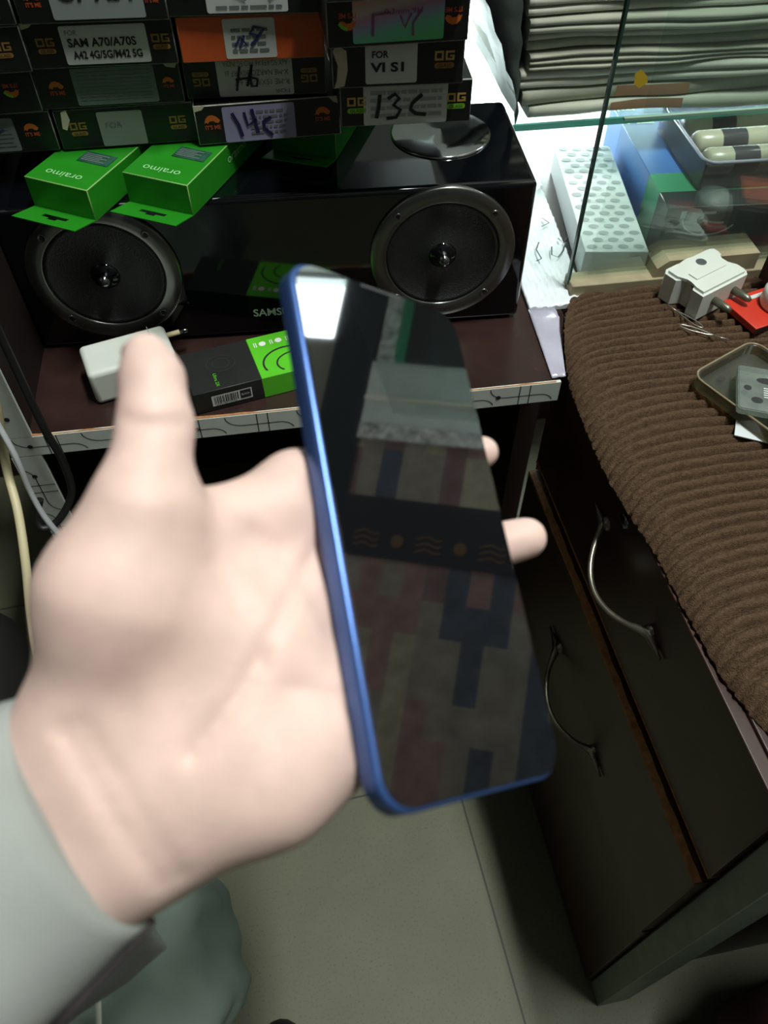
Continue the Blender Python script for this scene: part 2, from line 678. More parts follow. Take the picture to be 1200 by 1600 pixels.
fs = Frame((0, 0, 0), (1, 0, 0), (0, 0, 1))
sb = MB().use(M_WHITELAM).box(-0.012, 0.449, 0.0, 0.003, ZS - 0.0205, ZS + 0.0005)
lam_lines(sb, fs, 0.0, 0.449, ZS - 0.0205, ZS + 0.0005, 0.0002, 3)
sb.use(mat('nail hole', (30, 28, 26), 0.7))
for u in (0.006, 0.14, 0.395):
    sb.poly(fs, arc(u, ZS - 0.010, 0.0022, 0, 330, 11), 0.0004)
sb.build('edge_strip', shelf, normals=False)
cb_ = MB().use(M_CHIP)
Pz = []
for i in range(120):
    x = -0.01 + 0.455 * i / 119
    d_ = 0.0012 + 0.0035 * max(0, mnoise.noise(Vector((x * 40, 0.3, 0))))
    Pz.append([(x, 0.0005, ZS + 0.0009), (x, 0.0005 + d_, ZS + 0.0010)])
cb_.grid(Pz, smooth=False)
cb_.build('chipped_edge', shelf)
# left upright with white strip, above and below the shelf
up = MB().use(mat('near black wood', (26, 17, 15), 0.5)).box(-0.012, 0.008, 0.003, 0.50, 0, ZS - 0.020)
up.box(-0.012, 0.008, 0.003, 0.50, ZS + 0.0, 0.7435)
up.build('upright', shelf)
us = MB().use(M_WHITELAM).box(-0.013, 0.011, 0.0, 0.003, 0, ZS - 0.0215).box(-0.013, 0.011, 0.0, 0.003, ZS + 0.001, 0.7435)
lam_lines(us, fs, -0.013, 0.011, 0.02, ZS - 0.03, 0.0003, 5)
us.use(mat('nail hole', (30, 28, 26)))
us.poly(fs, arc(-0.002, ZS - 0.045, 0.0022, 0, 330, 11), 0.0005)
us.poly(fs, arc(-0.001, ZS + 0.022, 0.0022, 0, 330, 11), 0.0005)
us.build('edge_strip', shelf, normals=False)
MB().use(M_DARKWALL).box(-0.012, 0.46, 0.49, 0.50, 0, ZS - 0.02).box(0.44, 0.46, 0.06, 0.49, 0, ZS - 0.02).build('back_panel', shelf)

# ------------------------------------------------------------------ speaker
SPW, SPH, SPD = 0.426, 0.133, 0.140
spk = thing('speaker', 'wide glossy black speaker with two silver-ringed round drivers on the shelf', 'speaker', (-0.0035, 0.5825, ZS), math.radians(-2.5))
M_GLOSS = mat('glossy black lacquer', (6, 8, 11), 0.07, spec=0.6)
MB().use(M_GLOSS).box(-SPW / 2, SPW / 2, 0, SPD, 0.002, SPH, bev=0.0045, seg=4).build('body', spk)
M_SILVER = mat('brushed silver ring', (112, 114, 110), 0.28, metal=0.9, var=0.15, vscale=20)
M_CONE = mat('dark woven cone', (34, 36, 36), 0.45, var=0.2, vscale=300, bump=0.4, bscale=900)
M_CHROME = mat('chrome plug', (120, 124, 126), 0.14, metal=1.0)
for cx in (0.1395, -0.1395):
    cz = 0.0665 + 0.012
    MX = Matrix.Translation((cx, 0, cz - 0.006)) @ Matrix.Rotation(PI / 2, 4, 'X')     # local z -> -y
    rg = MB().use(M_SILVER)
    rg.lathe([(0.0615, -0.001), (0.0615, 0.0022), (0.0600, 0.0034), (0.0490, 0.0034), (0.0478, 0.0026), (0.0474, -0.003)], 72, MX)
    r_o = rg.build('driver_ring', spk)
    for a in (42, 135, 225, 315):
        Mq = MX @ Matrix.Translation((0.0545 * math.cos(math.radians(a)), 0.0545 * math.sin(math.radians(a)), 0))
        sc = MB().use(M_SILVER).lathe([(0.0036, 0.0034), (0.0036, 0.0042), (0.0030, 0.0046), (0.0022, 0.0040), (0.0, 0.0038)], 16, Mq)
        sc.use(M_INK).lathe([(0.0014, 0.0043), (0.0, 0.0043)], 8, Mq)
        sc.build('screw', r_o)
    MB().use(M_CONE).lathe([(0.0478, 0.0012), (0.0462, 0.0026), (0.0440, 0.0018), (0.043, 0.0008), (0.0135, 0.0002), (0.012, 0.0016), (0.0, 0.0016)], 64, MX).build('cone', spk)
    pl_ = MB().use(M_GLOSS).lathe([(0.0118, 0.0014), (0.0112, 0.003), (0.009, 0.0042), (0.0062, 0.006)], 32, MX)
    pl_.use(M_CHROME).lathe([(0.0064, 0.0058), (0.0060, 0.009), (0.0045, 0.0125), (0.002, 0.0145), (0.0, 0.015)], 24, MX)
    pl_.build('phase_plug', spk)
dk = MB().use(mat('polished steel disc', (175, 178, 178), 0.10, metal=1.0))
MD = Matrix.Translation((0.147, 0.084, SPH))
dk.lathe([(0.0425, 0), (0.0425, 0.0012), (0.041, 0.0020), (0.02, 0.0026), (0.0, 0.0045)], 64, MD)
dk.build('top_disc', spk)
lg = MB().use(mat('silver lettering', (150, 176, 150), 0.4))
lg.text(Frame((0, -0.0004, 0), (1, 0, 0), (0, 0, 1)), 'SAMSUNG', -0.001, 0.0250, 0.048, 0.0078, 0, bold=0.02)
lg.build('lettering', spk, normals=False)
for x_ in (-0.19, 0.16):
    for y_ in (0.02, 0.09):
        MB().use(mat('rubber foot', (14, 14, 14), 0.8)).box(x_, x_ + 0.03, y_, y_ + 0.03, 0, 0.0025).build('foot', spk)

# ------------------------------------------------------------------ green boxes on the speaker
ZT = ZS + SPH
M_GREEN = mat('bright green card', (34, 128, 28), 0.32, var=0.08, vscale=20)
M_GEDGE = mat('pale green card edge', (120, 170, 90), 0.6)
GB_W, GB_L, GB_H = 0.055, 0.125, 0.0255


def green_box(fl, rz, label, tab_dir, logo=True, lift=0.0):
    """fl: front-left bottom corner on the speaker top"""
    b = thing('green_box', label, 'box', (fl[0], fl[1], ZT + lift), rz, 'green accessory boxes on the speaker')
    MB().use(M_GREEN).box(0, GB_W, 0, GB_L, 0.0005, GB_H, bev=0.0006, edge=M_GEDGE, seg=1).build('carton', b)
    tb_ = MB().use(M_GREEN)
    th = 0.0007
    if tab_dir:
        c = 0.5 * GB_W
        T = 0.025
        z0 = 0.0012 if tab_dir < 0 else GB_H - 0.001
        dz = tab_dir * 0.05
        fr_ = Frame((0, 0, z0), (1, 0, 0), (0, -1, 0.22 if tab_dir < 0 else 0.0))
        fr_.n = Vector((0, 0, 1))
        # slotted hang hole: the tab is built from pieces round the opening
        h0, h1, s0, s1 = c - 0.011, c + 0.011, 0.009, 0.0135
        for (u0, v0, u1, v1) in ((0.0, 0, h0, T), (h1, 0, GB_W, T), (h0, 0, h1, s0), (h0, s1 + 0.003, h1, T)):
            tb_.prism([(u0, v0), (u1, v0), (u1, v1), (u0, v1)], fr_, 0, th)
        tb_.prism([(h0, s1), (c - 0.004, s1), (c - 0.004, s1 + 0.003), (h0, s1 + 0.003)], fr_, 0, th)
        tb_.prism([(c + 0.004, s1), (h1, s1), (h1, s1 + 0.003), (c + 0.004, s1 + 0.003)], fr_, 0, th)
        tb_.build('hang_tab', b)
    if logo:
        tp = Frame((0, 0, GB_H), (1, 0, 0), (0, 1, 0))
        pr = MB().use(mat('pale print on green', (150, 215, 150), 0.5))
        pr.text(tp, 'oraimo', GB_W * 0.48, 0.012, 0.031, 0.0068, 0.0003, flip=True)
        pr.build('print', b, normals=False)
        sd = Frame((GB_W, 0, 0), (0, 1, 0), (0, 0, 1))
        pr = MB().use(mat('pale print on green', (150, 215, 150), 0.5))
        pr.text(sd, 'oraimo', 0.075, GB_H * 0.6, 0.030, 0.0065, 0.0003)
        pr.build('print', b, normals=False)
        st = MB().use(mat('dark holographic sticker', (56, 104, 84), 0.25, metal=0.4, var=0.4, vscale=90))
        st.rect(tp, GB_W * 0.42, 0.033, GB_W * 0.42 + 0.027, 0.048, 0.0004)
        st.use(M_GREYLAB)
        for q in range(5):
            st.rect(tp, GB_W * 0.42 + 0.002, 0.0355 + q * 0.0022, GB_W * 0.42 + 0.022 - (q % 2) * 0.005, 0.0365 + q * 0.0022, 0.0007)
        st.build('sticker', b, normals=False)
    return b


green_box((-0.1795, 0.5925), math.radians(-30), 'left green box with hang tab, over the left speaker driver', -1)
green_box((-0.1085, 0.5880), math.radians(-29), 'middle green box with shiny sticker, below the box marked 14C', -1)
green_box((0.055 - 0.055 * math.cos(math.radians(-24)), 0.6288 + 0.055 * math.sin(math.radians(24))), math.radians(-24), 'green box mostly hidden under the phone glass boxes, right of the other two', -1, logo=False)

# ------------------------------------------------------------------ stacked phone glass boxes
BW, BH, BD = 0.0985, 0.0295, 0.17
ZB0, ROW = 0.745, 0.0305


def _og_logo(mb, fr, cx, cz, s, col, pill, flip=False, lift=0.0004, dim=False):
    """square O and G above a rounded bar"""
    sg = -1 if flip else 1

    def rc(u0, v0, u1, v1, lf=lift):
        a, b = sorted((cx + sg * u0 * s, cx + sg * u1 * s))
        c, d = sorted((cz + sg * v0 * s, cz + sg * v1 * s))
        mb.rect(fr, a, c, b, d, lf)
    mb.use(col)
    for (u0, v0, u1, v1) in ((-1.0, 0.0, -0.1, 0.2), (-1.0, 0.7, -0.1, 0.9), (-1.0, 0.2, -0.8, 0.7), (-0.3, 0.2, -0.1, 0.7),
                             (0.1, 0.0, 1.0, 0.2), (0.1, 0.7, 1.0, 0.9), (0.1, 0.2, 0.3, 0.7), (0.8, 0.2, 1.0, 0.5), (0.55, 0.33, 0.8, 0.5)):
        rc(u0, v0, u1, v1)
    mb.use(pill)
    a, b = sorted((cx - sg * 1.0 * s, cx + sg * 1.0 * s))
    c, d = sorted((cz + sg * -0.75 * s, cz + sg * -0.2 * s))
    mb.rrect(fr, a, c, b, d, 0.25 * s, lift)
    mb.use(M_INK)
    mb.text(fr, 'GLASS', cx, cz - sg * 0.475 * s, 1.4 * s, 0.33 * s, lift + 0.0002, flip=flip)


def _beast_logo(mb, fr, cx, cz, s, flip=False, lift=0.0004, green=False):
    """orange humped animal mark above two short words"""
    sg = -1 if flip else 1
    P = [(-1.0, -0.05), (-0.75, 0.1), (-0.6, -0.1), (-0.35, 0.2), (0.15, 0.22), (0.4, 0.0), (0.75, -0.05), (1.0, 0.25), (0.85, 0.45), (0.55, 0.75), (0.1, 0.95), (-0.4, 0.9), (-0.8, 0.55)]
    P = [(cx + sg * u * s, cz + sg * v * s) for u, v in P]
    mb.use(M_FOILORANGE).poly(fr, P, lift)
    if green:
        mb.use(M_LIME).stroke(fr, [(cx + sg * u * s, cz + sg * v * s) for u, v in ((0.0, 0.8), (0.5, 0.6), (0.95, 0.15))], 0.35 * s, lift + 0.0002)
    mb.use(M_FOILRED).text(fr, "IT'S ME", cx, cz - sg * 0.55 * s, 1.9 * s, 0.55 * s, lift, bold=0.02, flip=flip)


def og_logo(m, *a, **k):
    m.run(_og_logo, *a, **k)


def beast_logo(m, *a, **k):
    m.run(_beast_logo, *a, **k)


def scribble_lines(mb, fr, u0, v0, u1, v1, rows, m, lift, seed, words=6, flip=False):
    """rows of small print made of separate short word bars"""
    rnd = random.Random(seed)
    mb.use(m)
    dv = (v1 - v0) / rows
    for r in range(rows):
        u = u0
        while u < u1 - 0.002:
            wd = (u1 - u0) / words * (0.4 + rnd.random())
            e = min(u1, u + wd)
            mb.rect(fr, u, v0 + dv * (r + 0.25), e, v0 + dv * (r + 0.72), lift)
            u = e + 0.0012


def glass_box(pxl, pxr, row, label, kind, jog=0.0):
    """pxl, pxr: photo points of the two lower front corners; the height follows from the row in the stack"""
    z = ZB0 + ROW * row
    A, B = atZ(*pxl, z), atZ(*pxr, z)
    w_ = (B - A).xy.length if kind != 'cut' else BW
    if pxl[0] < 0:
        w_ = BW
        dirv = (B - A).normalized()
        A = B - dirv * BW
    rz = math.atan2(B.y - A.y, B.x - A.x)
    mid = (A + B) / 2
    g = thing('phone_glass_box', label, 'box', (mid.x, mid.y + jog, z), rz, 'phone screen glass boxes stacked on the speaker')
    return g, w_


def box_body(g, w_, m=None, edge=None):
    MB().use(m or M_BLACKBOX).box(-w_ / 2, w_ / 2, 0, BD, 0.0003, BH, bev=0.0007, edge=edge or M_EDGE, seg=1).build('carton', g)


LIFT = 0.0003
cz = BH / 2


def label_part(g, u0, v0, u1, v1, m, fn):
    mb = MB().use(m)
    mb.rrect(FRONT, u0, v0, u1, v1, 0.0015, LIFT)
    fn(mb, u0, v0, u1, v1)
    return mb.build('label', g, normals=False)


class _Multi:
    """each logo drawn becomes a part of its own"""

    def __init__(s, g):
        s.g = g

    def run(s, fn, *a, **k):
        mb = MB()
        fn(mb, *a, **k)
        mb.build('printed_logo', s.g, normals=False)


def logo_part(g, fn):
    fn(_Multi(g))


def wear_part(g, polys):
    for p in polys:
        MB().use(M_WEAR).poly(FRONT, p, 0.0002).build('torn_corner', g, normals=False)


S = 0.0060
# --- column of boxes at far left
g, w_ = glass_box((-120, 45), (27, 40), 3, 'black phone glass box cut off by the top left corner of the photo', 'x')
box_body(g, w_)
label_part(g, -0.02, 0.004, 0.040, 0.026, mat('cream label', (190, 186, 160), 0.5), lambda mb, a, b, c, d: scribble_lines(mb, FRONT, a + .004, b + .004, c - .004, d - .004, 3, M_GREYINK, LIFT * 2, 1))
g, w_ = glass_box((-120, 125), (52, 113), 2, 'black box with gold OG logo at the left photo edge, second row down', 'x')
box_body(g, w_)
logo_part(g, lambda mb: og_logo(mb, FRONT, w_ / 2 - 0.015, cz, S, M_BRONZE, M_BRONZE))
g, w_ = glass_box((-120, 190), (68, 175), 1, 'black box with a rainbow label at the left photo edge, third row down', 'x')
box_body(g, w_)
M_HOLO = mat('faded hologram label', (176, 160, 158), 0.3, var=0.2, vscale=50)
label_part(g, -0.03, 0.003, 0.020, 0.0265, M_HOLO, lambda mb, a, b, c, d: scribble_lines(mb, FRONT, a + .004, b + .004, c - .004, d - .004, 4, M_GREYINK, LIFT * 2, 2))
logo_part(g, lambda mb: beast_logo(mb, FRONT, w_ / 2 - 0.017, cz + 0.002, S * 0.9, flip=True, green=True))
g, w_ = glass_box((-120, 250), (95, 235), 0, 'lowest black box at the left photo edge, silver label and orange animal logo', 'x')
box_body(g, w_)


def lab_sil(mb, a, b, c, d):
    scribble_lines(mb, FRONT, a + .004, b + .003, c - .003, d - .003, 6, M_GREYINK, LIFT * 2, 4, 4)
    mb.use(M_BLUEINK)
    mb.stroke(FRONT, [(c - 0.03, b + 0.012), (c - 0.022, b + 0.018), (c - 0.016, b + 0.012), (c - 0.008, b + 0.017)], 0.0012, LIFT * 3)


label_part(g, -0.035, 0.002, 0.022, 0.0265, M_GREYLAB, lab_sil)
logo_part(g, lambda mb: beast_logo(mb, FRONT, w_ / 2 - 0.016, cz + 0.002, S * 0.9))

# --- second column
g, w_ = glass_box((33, 40), (265, 32), 3, 'black box with a big white label reading OP A54', 'x')
box_body(g, w_)
label_part(g, -0.026, 0.0025, 0.034, 0.0275, mat('grey white label', (140, 150, 148), 0.5), lambda mb, a, b, c, d: mb.use(M_INK).text(FRONT, 'OP A54', (a + c) / 2, b + 0.0155, 0.049, 0.0105, LIFT * 2, bold=0.03))
logo_part(g, lambda mb: (beast_logo(mb, FRONT, -w_ / 2 + 0.012, cz, S * 0.85), beast_logo(mb, FRONT, w_ / 2 - 0.009, cz, S * 0.75)))
g, w_ = glass_box((52, 110), (280, 100), 2, 'black box labelled SAM A70/A70S between two gold OG logos', 'x')
box_body(g, w_)


def lab_a70(mb, a, b, c, d):
    mb.use(M_GREYINK).text(FRONT, 'FOR', a + 0.0075, d - 0.0042, 0.008, 0.003, LIFT * 2)
    mb.use(M_INK).text(FRONT, 'SAM A70/A70S', (a + c) / 2 - 0.002, b + 0.0140, 0.046, 0.0058, LIFT * 2, bold=0.03)
    mb.text(FRONT, 'A42 4G/5G/M42 5G', (a + c) / 2, b + 0.0062, 0.047, 0.0052, LIFT * 2, bold=0.03)


label_part(g, -0.0255, 0.0025, 0.032, 0.027, M_LABEL, lab_a70)
logo_part(g, lambda mb: (og_logo(mb, FRONT, -w_ / 2 + 0.0135, cz, S, M_BRONZE, M_BRONZE), og_logo(mb, FRONT, w_ / 2 - 0.0095, cz, S, M_BRONZE, M_BRONZE)))
wear_part(g, [[(-w_ / 2, BH - 0.004), (-w_ / 2 + 0.006, BH - 0.0025), (-w_ / 2 + 0.009, BH), (-w_ / 2, BH)]])
g, w_ = glass_box((68, 173), (290, 160), 1, 'black box with a dull grey text label, just below the SAM A70 box', 'x')
box_body(g, w_)
label_part(g, -0.025, 0.002, 0.033, 0.0275, M_GREYLAB, lambda mb, a, b, c, d: scribble_lines(mb, FRONT, a + .003, b + .003, c - .003, d - .002, 8, M_GREYINK, LIFT * 2, 8, 7))
logo_part(g, lambda mb: (beast_logo(mb, FRONT, -w_ / 2 + 0.014, cz, S * 0.9), beast_logo(mb, FRONT, w_ / 2 - 0.0095, cz, S * 0.7)))
wear_part(g, [[(w_ / 2 - 0.012, BH), (w_ / 2 - 0.009, BH - 0.004), (w_ / 2 - 0.003, BH - 0.005), (w_ / 2, BH)]])
g, w_ = glass_box((100, 235), (310, 220), 0, 'black box with a small label reading FOR, on top of the left green boxes', 'x')
box_body(g, w_)
label_part(g, -0.020, 0.001, 0.013, 0.0265, mat('greyish label', (128, 138, 130), 0.5), lambda mb, a, b, c, d: mb.use(M_GREYINK).text(FRONT, 'FOR', a + 0.011, b + 0.016, 0.012, 0.0040, LIFT * 2))
logo_part(g, lambda mb: (og_logo(mb, FRONT, -w_ / 2 + 0.0155, cz, S, M_BRONZE, M_BRONZE), og_logo(mb, FRONT, w_ / 2 - 0.0125, cz, S, M_BRONZE, M_BRONZE)))
wear_part(g, [[(-w_ / 2 + 0.004, BH * 0.55), (-w_ / 2 + 0.007, BH * 0.5), (-w_ / 2 + 0.011, BH * 0.75), (-w_ / 2 + 0.010, BH), (-w_ / 2 + 0.006, BH * 0.95)]])

# --- third column
g, w_ = glass_box((263, 28), (508, 21), 3, 'black box with blue scribble on its white label, on top of the orange box', 'x')
box_body(g, w_)


def lab_blue(mb, a, b, c, d):
    scribble_lines(mb, FRONT, a + .006, b + .0015, c - .004, b + .0055, 1, M_GREYINK, LIFT * 2, 9, 5)
    mb.use(mat('teal marker ink', (40, 120, 150), 0.5))
    mb.stroke(FRONT, [(a + 0.018, b + 0.012), (a + 0.026, b + 0.008), (a + 0.024, b + 0.016), (a + 0.032, b + 0.020)], 0.0024, LIFT * 3)
    mb.stroke(FRONT, [(a + 0.040, b + 0.018), (a + 0.043, b + 0.008), (a + 0.048, b + 0.014)], 0.0026, LIFT * 3)


label_part(g, -0.026, 0.002, 0.028, 0.027, M_LABEL, lab_blue)
logo_part(g, lambda mb: beast_logo(mb, FRONT, -w_ / 2 + 0.012, cz, S * 0.8, green=True))
g, w_ = glass_box((286, 100), (508, 90), 2, 'bright orange box with scribbled white label, only orange one in the stack', 'x')
M_ORANGE = mat('orange card', (196, 84, 36), 0.5, var=0.1)
box_body(g, w_, M_ORANGE, mat('worn orange edge', (205, 130, 90), 0.7))


def lab_or(mb, a, b, c, d):
    scribble_lines(mb, FRONT, a + .005, b + .003, c - .004, d - .005, 4, M_GREYINK, LIFT * 2, 13, 5)
    mb.use(M_BLUEINK)
    mb.stroke(FRONT, [(a + 0.007, b + 0.008), (a + 0.011, b + 0.014), (a + 0.015, b + 0.009), (a + 0.010, b + 0.007), (a + 0.014, b + 0.015)], 0.0018, LIFT * 3)
    mb.stroke(FRONT, [(a + 0.018, b + 0.008), (a + 0.022, b + 0.012), (a + 0.028, b + 0.019), (a + 0.021, b + 0.020), (a + 0.018, b + 0.016), (a + 0.024, b + 0.014)], 0.0022, LIFT * 3)


label_part(g, -0.019, 0.002, 0.0165, 0.0275, M_LABEL, lab_or)
g, w_ = glass_box((294, 156), (510, 147), 1, 'black box with upside-down label marked H6 by hand, below the orange box', 'x')
box_body(g, w_)


def lab_h6(mb, a, b, c, d):
    mb.use(M_GREYINK)
    for k, s_ in enumerate(('FOR', 'R-ME 15X/R-ME 6/7', 'X-ME NARZO 30X/RF 6I', 'A6X 5G/A93/A6 PRO 5G INDIA')):
        n_ = (0.011, 0.040, 0.046, 0.047)[k]
        mb.text(FRONT, s_, c - 0.003 - n_ / 2, b + 0.003 + k * 0.0066, n_, 0.0038 if k else 0.0026, LIFT * 2, flip=True)
    mb.use(M_INK)
    mb.stroke(FRONT, [(a + 0.013, b + 0.004), (a + 0.017, b + 0.021)], 0.0017, LIFT * 3)
    mb.stroke(FRONT, [(a + 0.013, b + 0.012), (a + 0.024, b + 0.013)], 0.0015, LIFT * 3)
    mb.stroke(FRONT, [(a + 0.021, b + 0.007), (a + 0.026, b + 0.022)], 0.0017, LIFT * 3)
    mb.stroke(FRONT, [(a + 0.026, b + 0.022), (a + 0.024, b + 0.012), (a + 0.024, b + 0.007), (a + 0.028, b + 0.007), (a + 0.029, b + 0.012), (a + 0.025, b + 0.013)], 0.0017, LIFT * 3)


label_part(g, -0.0275, 0.0012, 0.0275, 0.0285, M_LABEL, lab_h6)
logo_part(g, lambda mb: (og_logo(mb, FRONT, -w_ / 2 + 0.012, cz, S, M_BRONZE, M_BRONZE, flip=True), og_logo(mb, FRONT, w_ / 2 - 0.012, cz, S, M_BRONZE, M_BRONZE, flip=True)))
g, w_ = glass_box((312, 228), (533, 210), 0, 'black box with white worn edges and 14C handwritten on a lilac label', 'x')
box_body(g, w_, edge=mat('whitened card edge', (190, 190, 180), 0.8, var=0.3, vscale=150))


def lab_14(mb, a, b, c, d):
    scribble_lines(mb, FRONT, a + .020, b + .004, c - .006, d - .003, 5, M_GREYINK, LIFT * 2, 17, 7)
    mb.use(M_VIOLETINK)
    mb.stroke(FRONT, [(a + 0.007, b + 0.022), (a + 0.011, b + 0.013), (a + 0.013, b + 0.004)], 0.0026, LIFT * 3)
    mb.stroke(FRONT, [(a + 0.016, b + 0.022), (a + 0.018, b + 0.012), (a + 0.025, b + 0.016)], 0.0022, LIFT * 3)
    mb.stroke(FRONT, [(a + 0.022, b + 0.024), (a + 0.025, b + 0.006)], 0.0026, LIFT * 3)
    mb.stroke(FRONT, [(a + 0.036, b + 0.017), (a + 0.030, b + 0.014), (a + 0.030, b + 0.009), (a + 0.036, b + 0.003)], 0.0026, LIFT * 3)


o = label_part(g, -0.034, 0.001, 0.020, 0.0275, mat('lilac grey label', (150, 150, 182), 0.4, var=0.15, vscale=25), lab_14)
logo_part(g, lambda mb: (beast_logo(mb, FRONT, -w_ / 2 + 0.0125, cz + 0.002, S), beast_logo(mb, FRONT, w_ / 2 - 0.0135, cz + 0.002, S)))
wear_part(g, [[(-w_ / 2, BH), (-w_ / 2 + 0.001, BH - 0.004), (-w_ / 2 + 0.006, BH - 0.003), (-w_ / 2 + 0.009, BH)], [(w_ / 2 - 0.009, BH), (w_ / 2 - 0.005, BH - 0.004), (w_ / 2, BH - 0.006), (w_ / 2, BH)]])

# --- fourth column
z4 = ZB0 + ROW * 4
g, w_ = glass_box((509, 6), (735, -6), 3.985, 'topmost black box of the right column, only its lower edge in the photo', 'x')
box_body(g, w_)
label_part(g, -0.02, 0.001, 0.02, 0.026, M_LABEL, lambda mb, a, b, c, d: scribble_lines(mb, FRONT, a + .003, b + .006, c - .003, d - .002, 4, M_GREYINK, LIFT * 2, 28, 5))
g, w_ = glass_box((512, 78), (731, 64), 2.97, 'black box with rainbow hologram label, above the FOR VI S1 box', 'x')
box_body(g, w_)


def holo_label():
    m = mat('rainbow hologram label', (200, 200, 195), 0.3)
    nt = m.node_tree
    b = nt.nodes['Principled BSDF']
    tc = nt.nodes.new('ShaderNodeTexCoord')
    mp = nt.nodes.new('ShaderNodeMapping')
    mp.inputs['Rotation'].default_value = (0, math.radians(12), 0)
    sp_ = nt.nodes.new('ShaderNodeSeparateXYZ')
    mr = nt.nodes.new('ShaderNodeMapRange')
    mr.inputs['From Min'].default_value = -0.004
    mr.inputs['From Max'].default_value = 0.034
    rp = nt.nodes.new('ShaderNodeValToRGB')
    el = rp.color_ramp.elements
    el[0].position, el[0].color = 0.1, (*lin((90, 190, 120)), 1)
    el[1].position, el[1].color = 0.95, (*lin((214, 150, 130)), 1)
    for p, c in ((0.36, (110, 190, 160)), (0.5, (150, 160, 190)), (0.62, (180, 140, 165)), (0.75, (190, 180, 170))):
        e = el.new(p)
        e.color = (*lin(c), 1)
    nt.links.new(tc.outputs['Object'], mp.inputs['Vector'])
    nt.links.new(mp.outputs[0], sp_.inputs[0])
    nt.links.new(sp_.outputs['Z'], mr.inputs['Value'])
    nt.links.new(mr.outputs[0], rp.inputs['Fac'])
    nt.links.new(rp.outputs[0], b.inputs['Base Color'])
    return m


def lab_jv(mb, a, b, c, d):
    mb.use(mat('purple print', (130, 80, 120), 0.5))
    mb.stroke(FRONT, [(a + 0.013, d - 0.008), (a + 0.0125, b + 0.004)], 0.0016, LIFT * 3)
    mb.stroke(FRONT, [(a + 0.013, d - 0.009), (a + 0.024, d - 0.008)], 0.0012, LIFT * 3)
    mb.text(FRONT, '0.3mm 9H', a + 0.032, d - 0.0075, 0.024, 0.0032, LIFT * 3)
    mb.stroke(FRONT, [(a + 0.030, b + 0.015), (a + 0.033, b + 0.008), (a + 0.037, b + 0.016)], 0.0013, LIFT * 3)
    mb.stroke(FRONT, [(a + 0.043, b + 0.017), (a + 0.038, b + 0.010), (a + 0.0385, b + 0.003)], 0.0013, LIFT * 3)


label_part(g, -0.029, 0.0025, 0.029, 0.0275, holo_label(), lab_jv)
logo_part(g, lambda mb: (beast_logo(mb, FRONT, -w_ / 2 + 0.013, cz + 0.001, S * 0.95, flip=True, green=True), beast_logo(mb, FRONT, w_ / 2 - 0.0105, cz + 0.001, S * 0.95, flip=True)))
g, w_ = glass_box((520, 140), (723, 131), 1.98, 'black box with a torn left corner, labelled FOR VI S1', 'x')
box_body(g, w_)


def lab_vi(mb, a, b, c, d):
    mb.use(M_INK).text(FRONT, 'FOR', a + 0.010, b + 0.0185, 0.011, 0.0045, LIFT * 2, bold=0.03)
    mb.text(FRONT, 'VI S1', a + 0.0145, b + 0.0105, 0.0225, 0.0062, LIFT * 2, bold=0.035)


label_part(g, -0.022, 0.0025, 0.0125, 0.0275, M_LABEL, lab_vi)
logo_part(g, lambda mb: og_logo(mb, FRONT, w_ / 2 - 0.0135, cz + 0.001, S * 1.1, M_GOLD, M_BRONZE))
wear_part(g, [[(-w_ / 2 + 0.001, 0.0005), (-w_ / 2 + 0.008, 0.002), (-w_ / 2 + 0.0105, 0.012), (-w_ / 2 + 0.010, 0.024), (-w_ / 2 + 0.004, 0.0275), (-w_ / 2 + 0.001, 0.024), (-w_ / 2 + 0.004, 0.015), (-w_ / 2 + 0.003, 0.006)]])
g, w_ = glass_box((533, 200), (734, 190), 0.99, 'black box with 13C handwritten on its white label, above the steel disc', 'x')
box_body(g, w_)


def lab_13(mb, a, b, c, d):
    scribble_lines(mb, FRONT, a + .005, b + .004, c - .004, d - .003, 4, mat('faint print', (150, 156, 156), 0.6), LIFT * 2, 21, 6)
    mb.use(M_INK)
    mb.stroke(FRONT, [(a + 0.0115, b + 0.021), (a + 0.0105, b + 0.012), (a + 0.009, b + 0.005)], 0.0026, LIFT * 3)
    mb.stroke(FRONT, [(a + 0.017, b + 0.018), (a + 0.022, b + 0.021), (a + 0.025, b + 0.018), (a + 0.021, b + 0.0135), (a + 0.026, b + 0.010), (a + 0.023, b + 0.005), (a + 0.016, b + 0.0045)], 0.0024, LIFT * 3)
    mb.stroke(FRONT, [(a + 0.041, b + 0.020), (a + 0.034, b + 0.014), (a + 0.033, b + 0.010), (a + 0.037, b + 0.007), (a + 0.044, b + 0.006)], 0.0026, LIFT * 3)


label_part(g, -0.030, 0.001, 0.029, 0.0285, M_LABEL, lab_13)
logo_part(g, lambda mb: (og_logo(mb, FRONT, -w_ / 2 + 0.0115, cz, S * 1.1, M_GOLD, M_LIME), og_logo(mb, FRONT, w_ / 2 - 0.011, cz, S * 1.1, M_GOLD, M_LIME)))

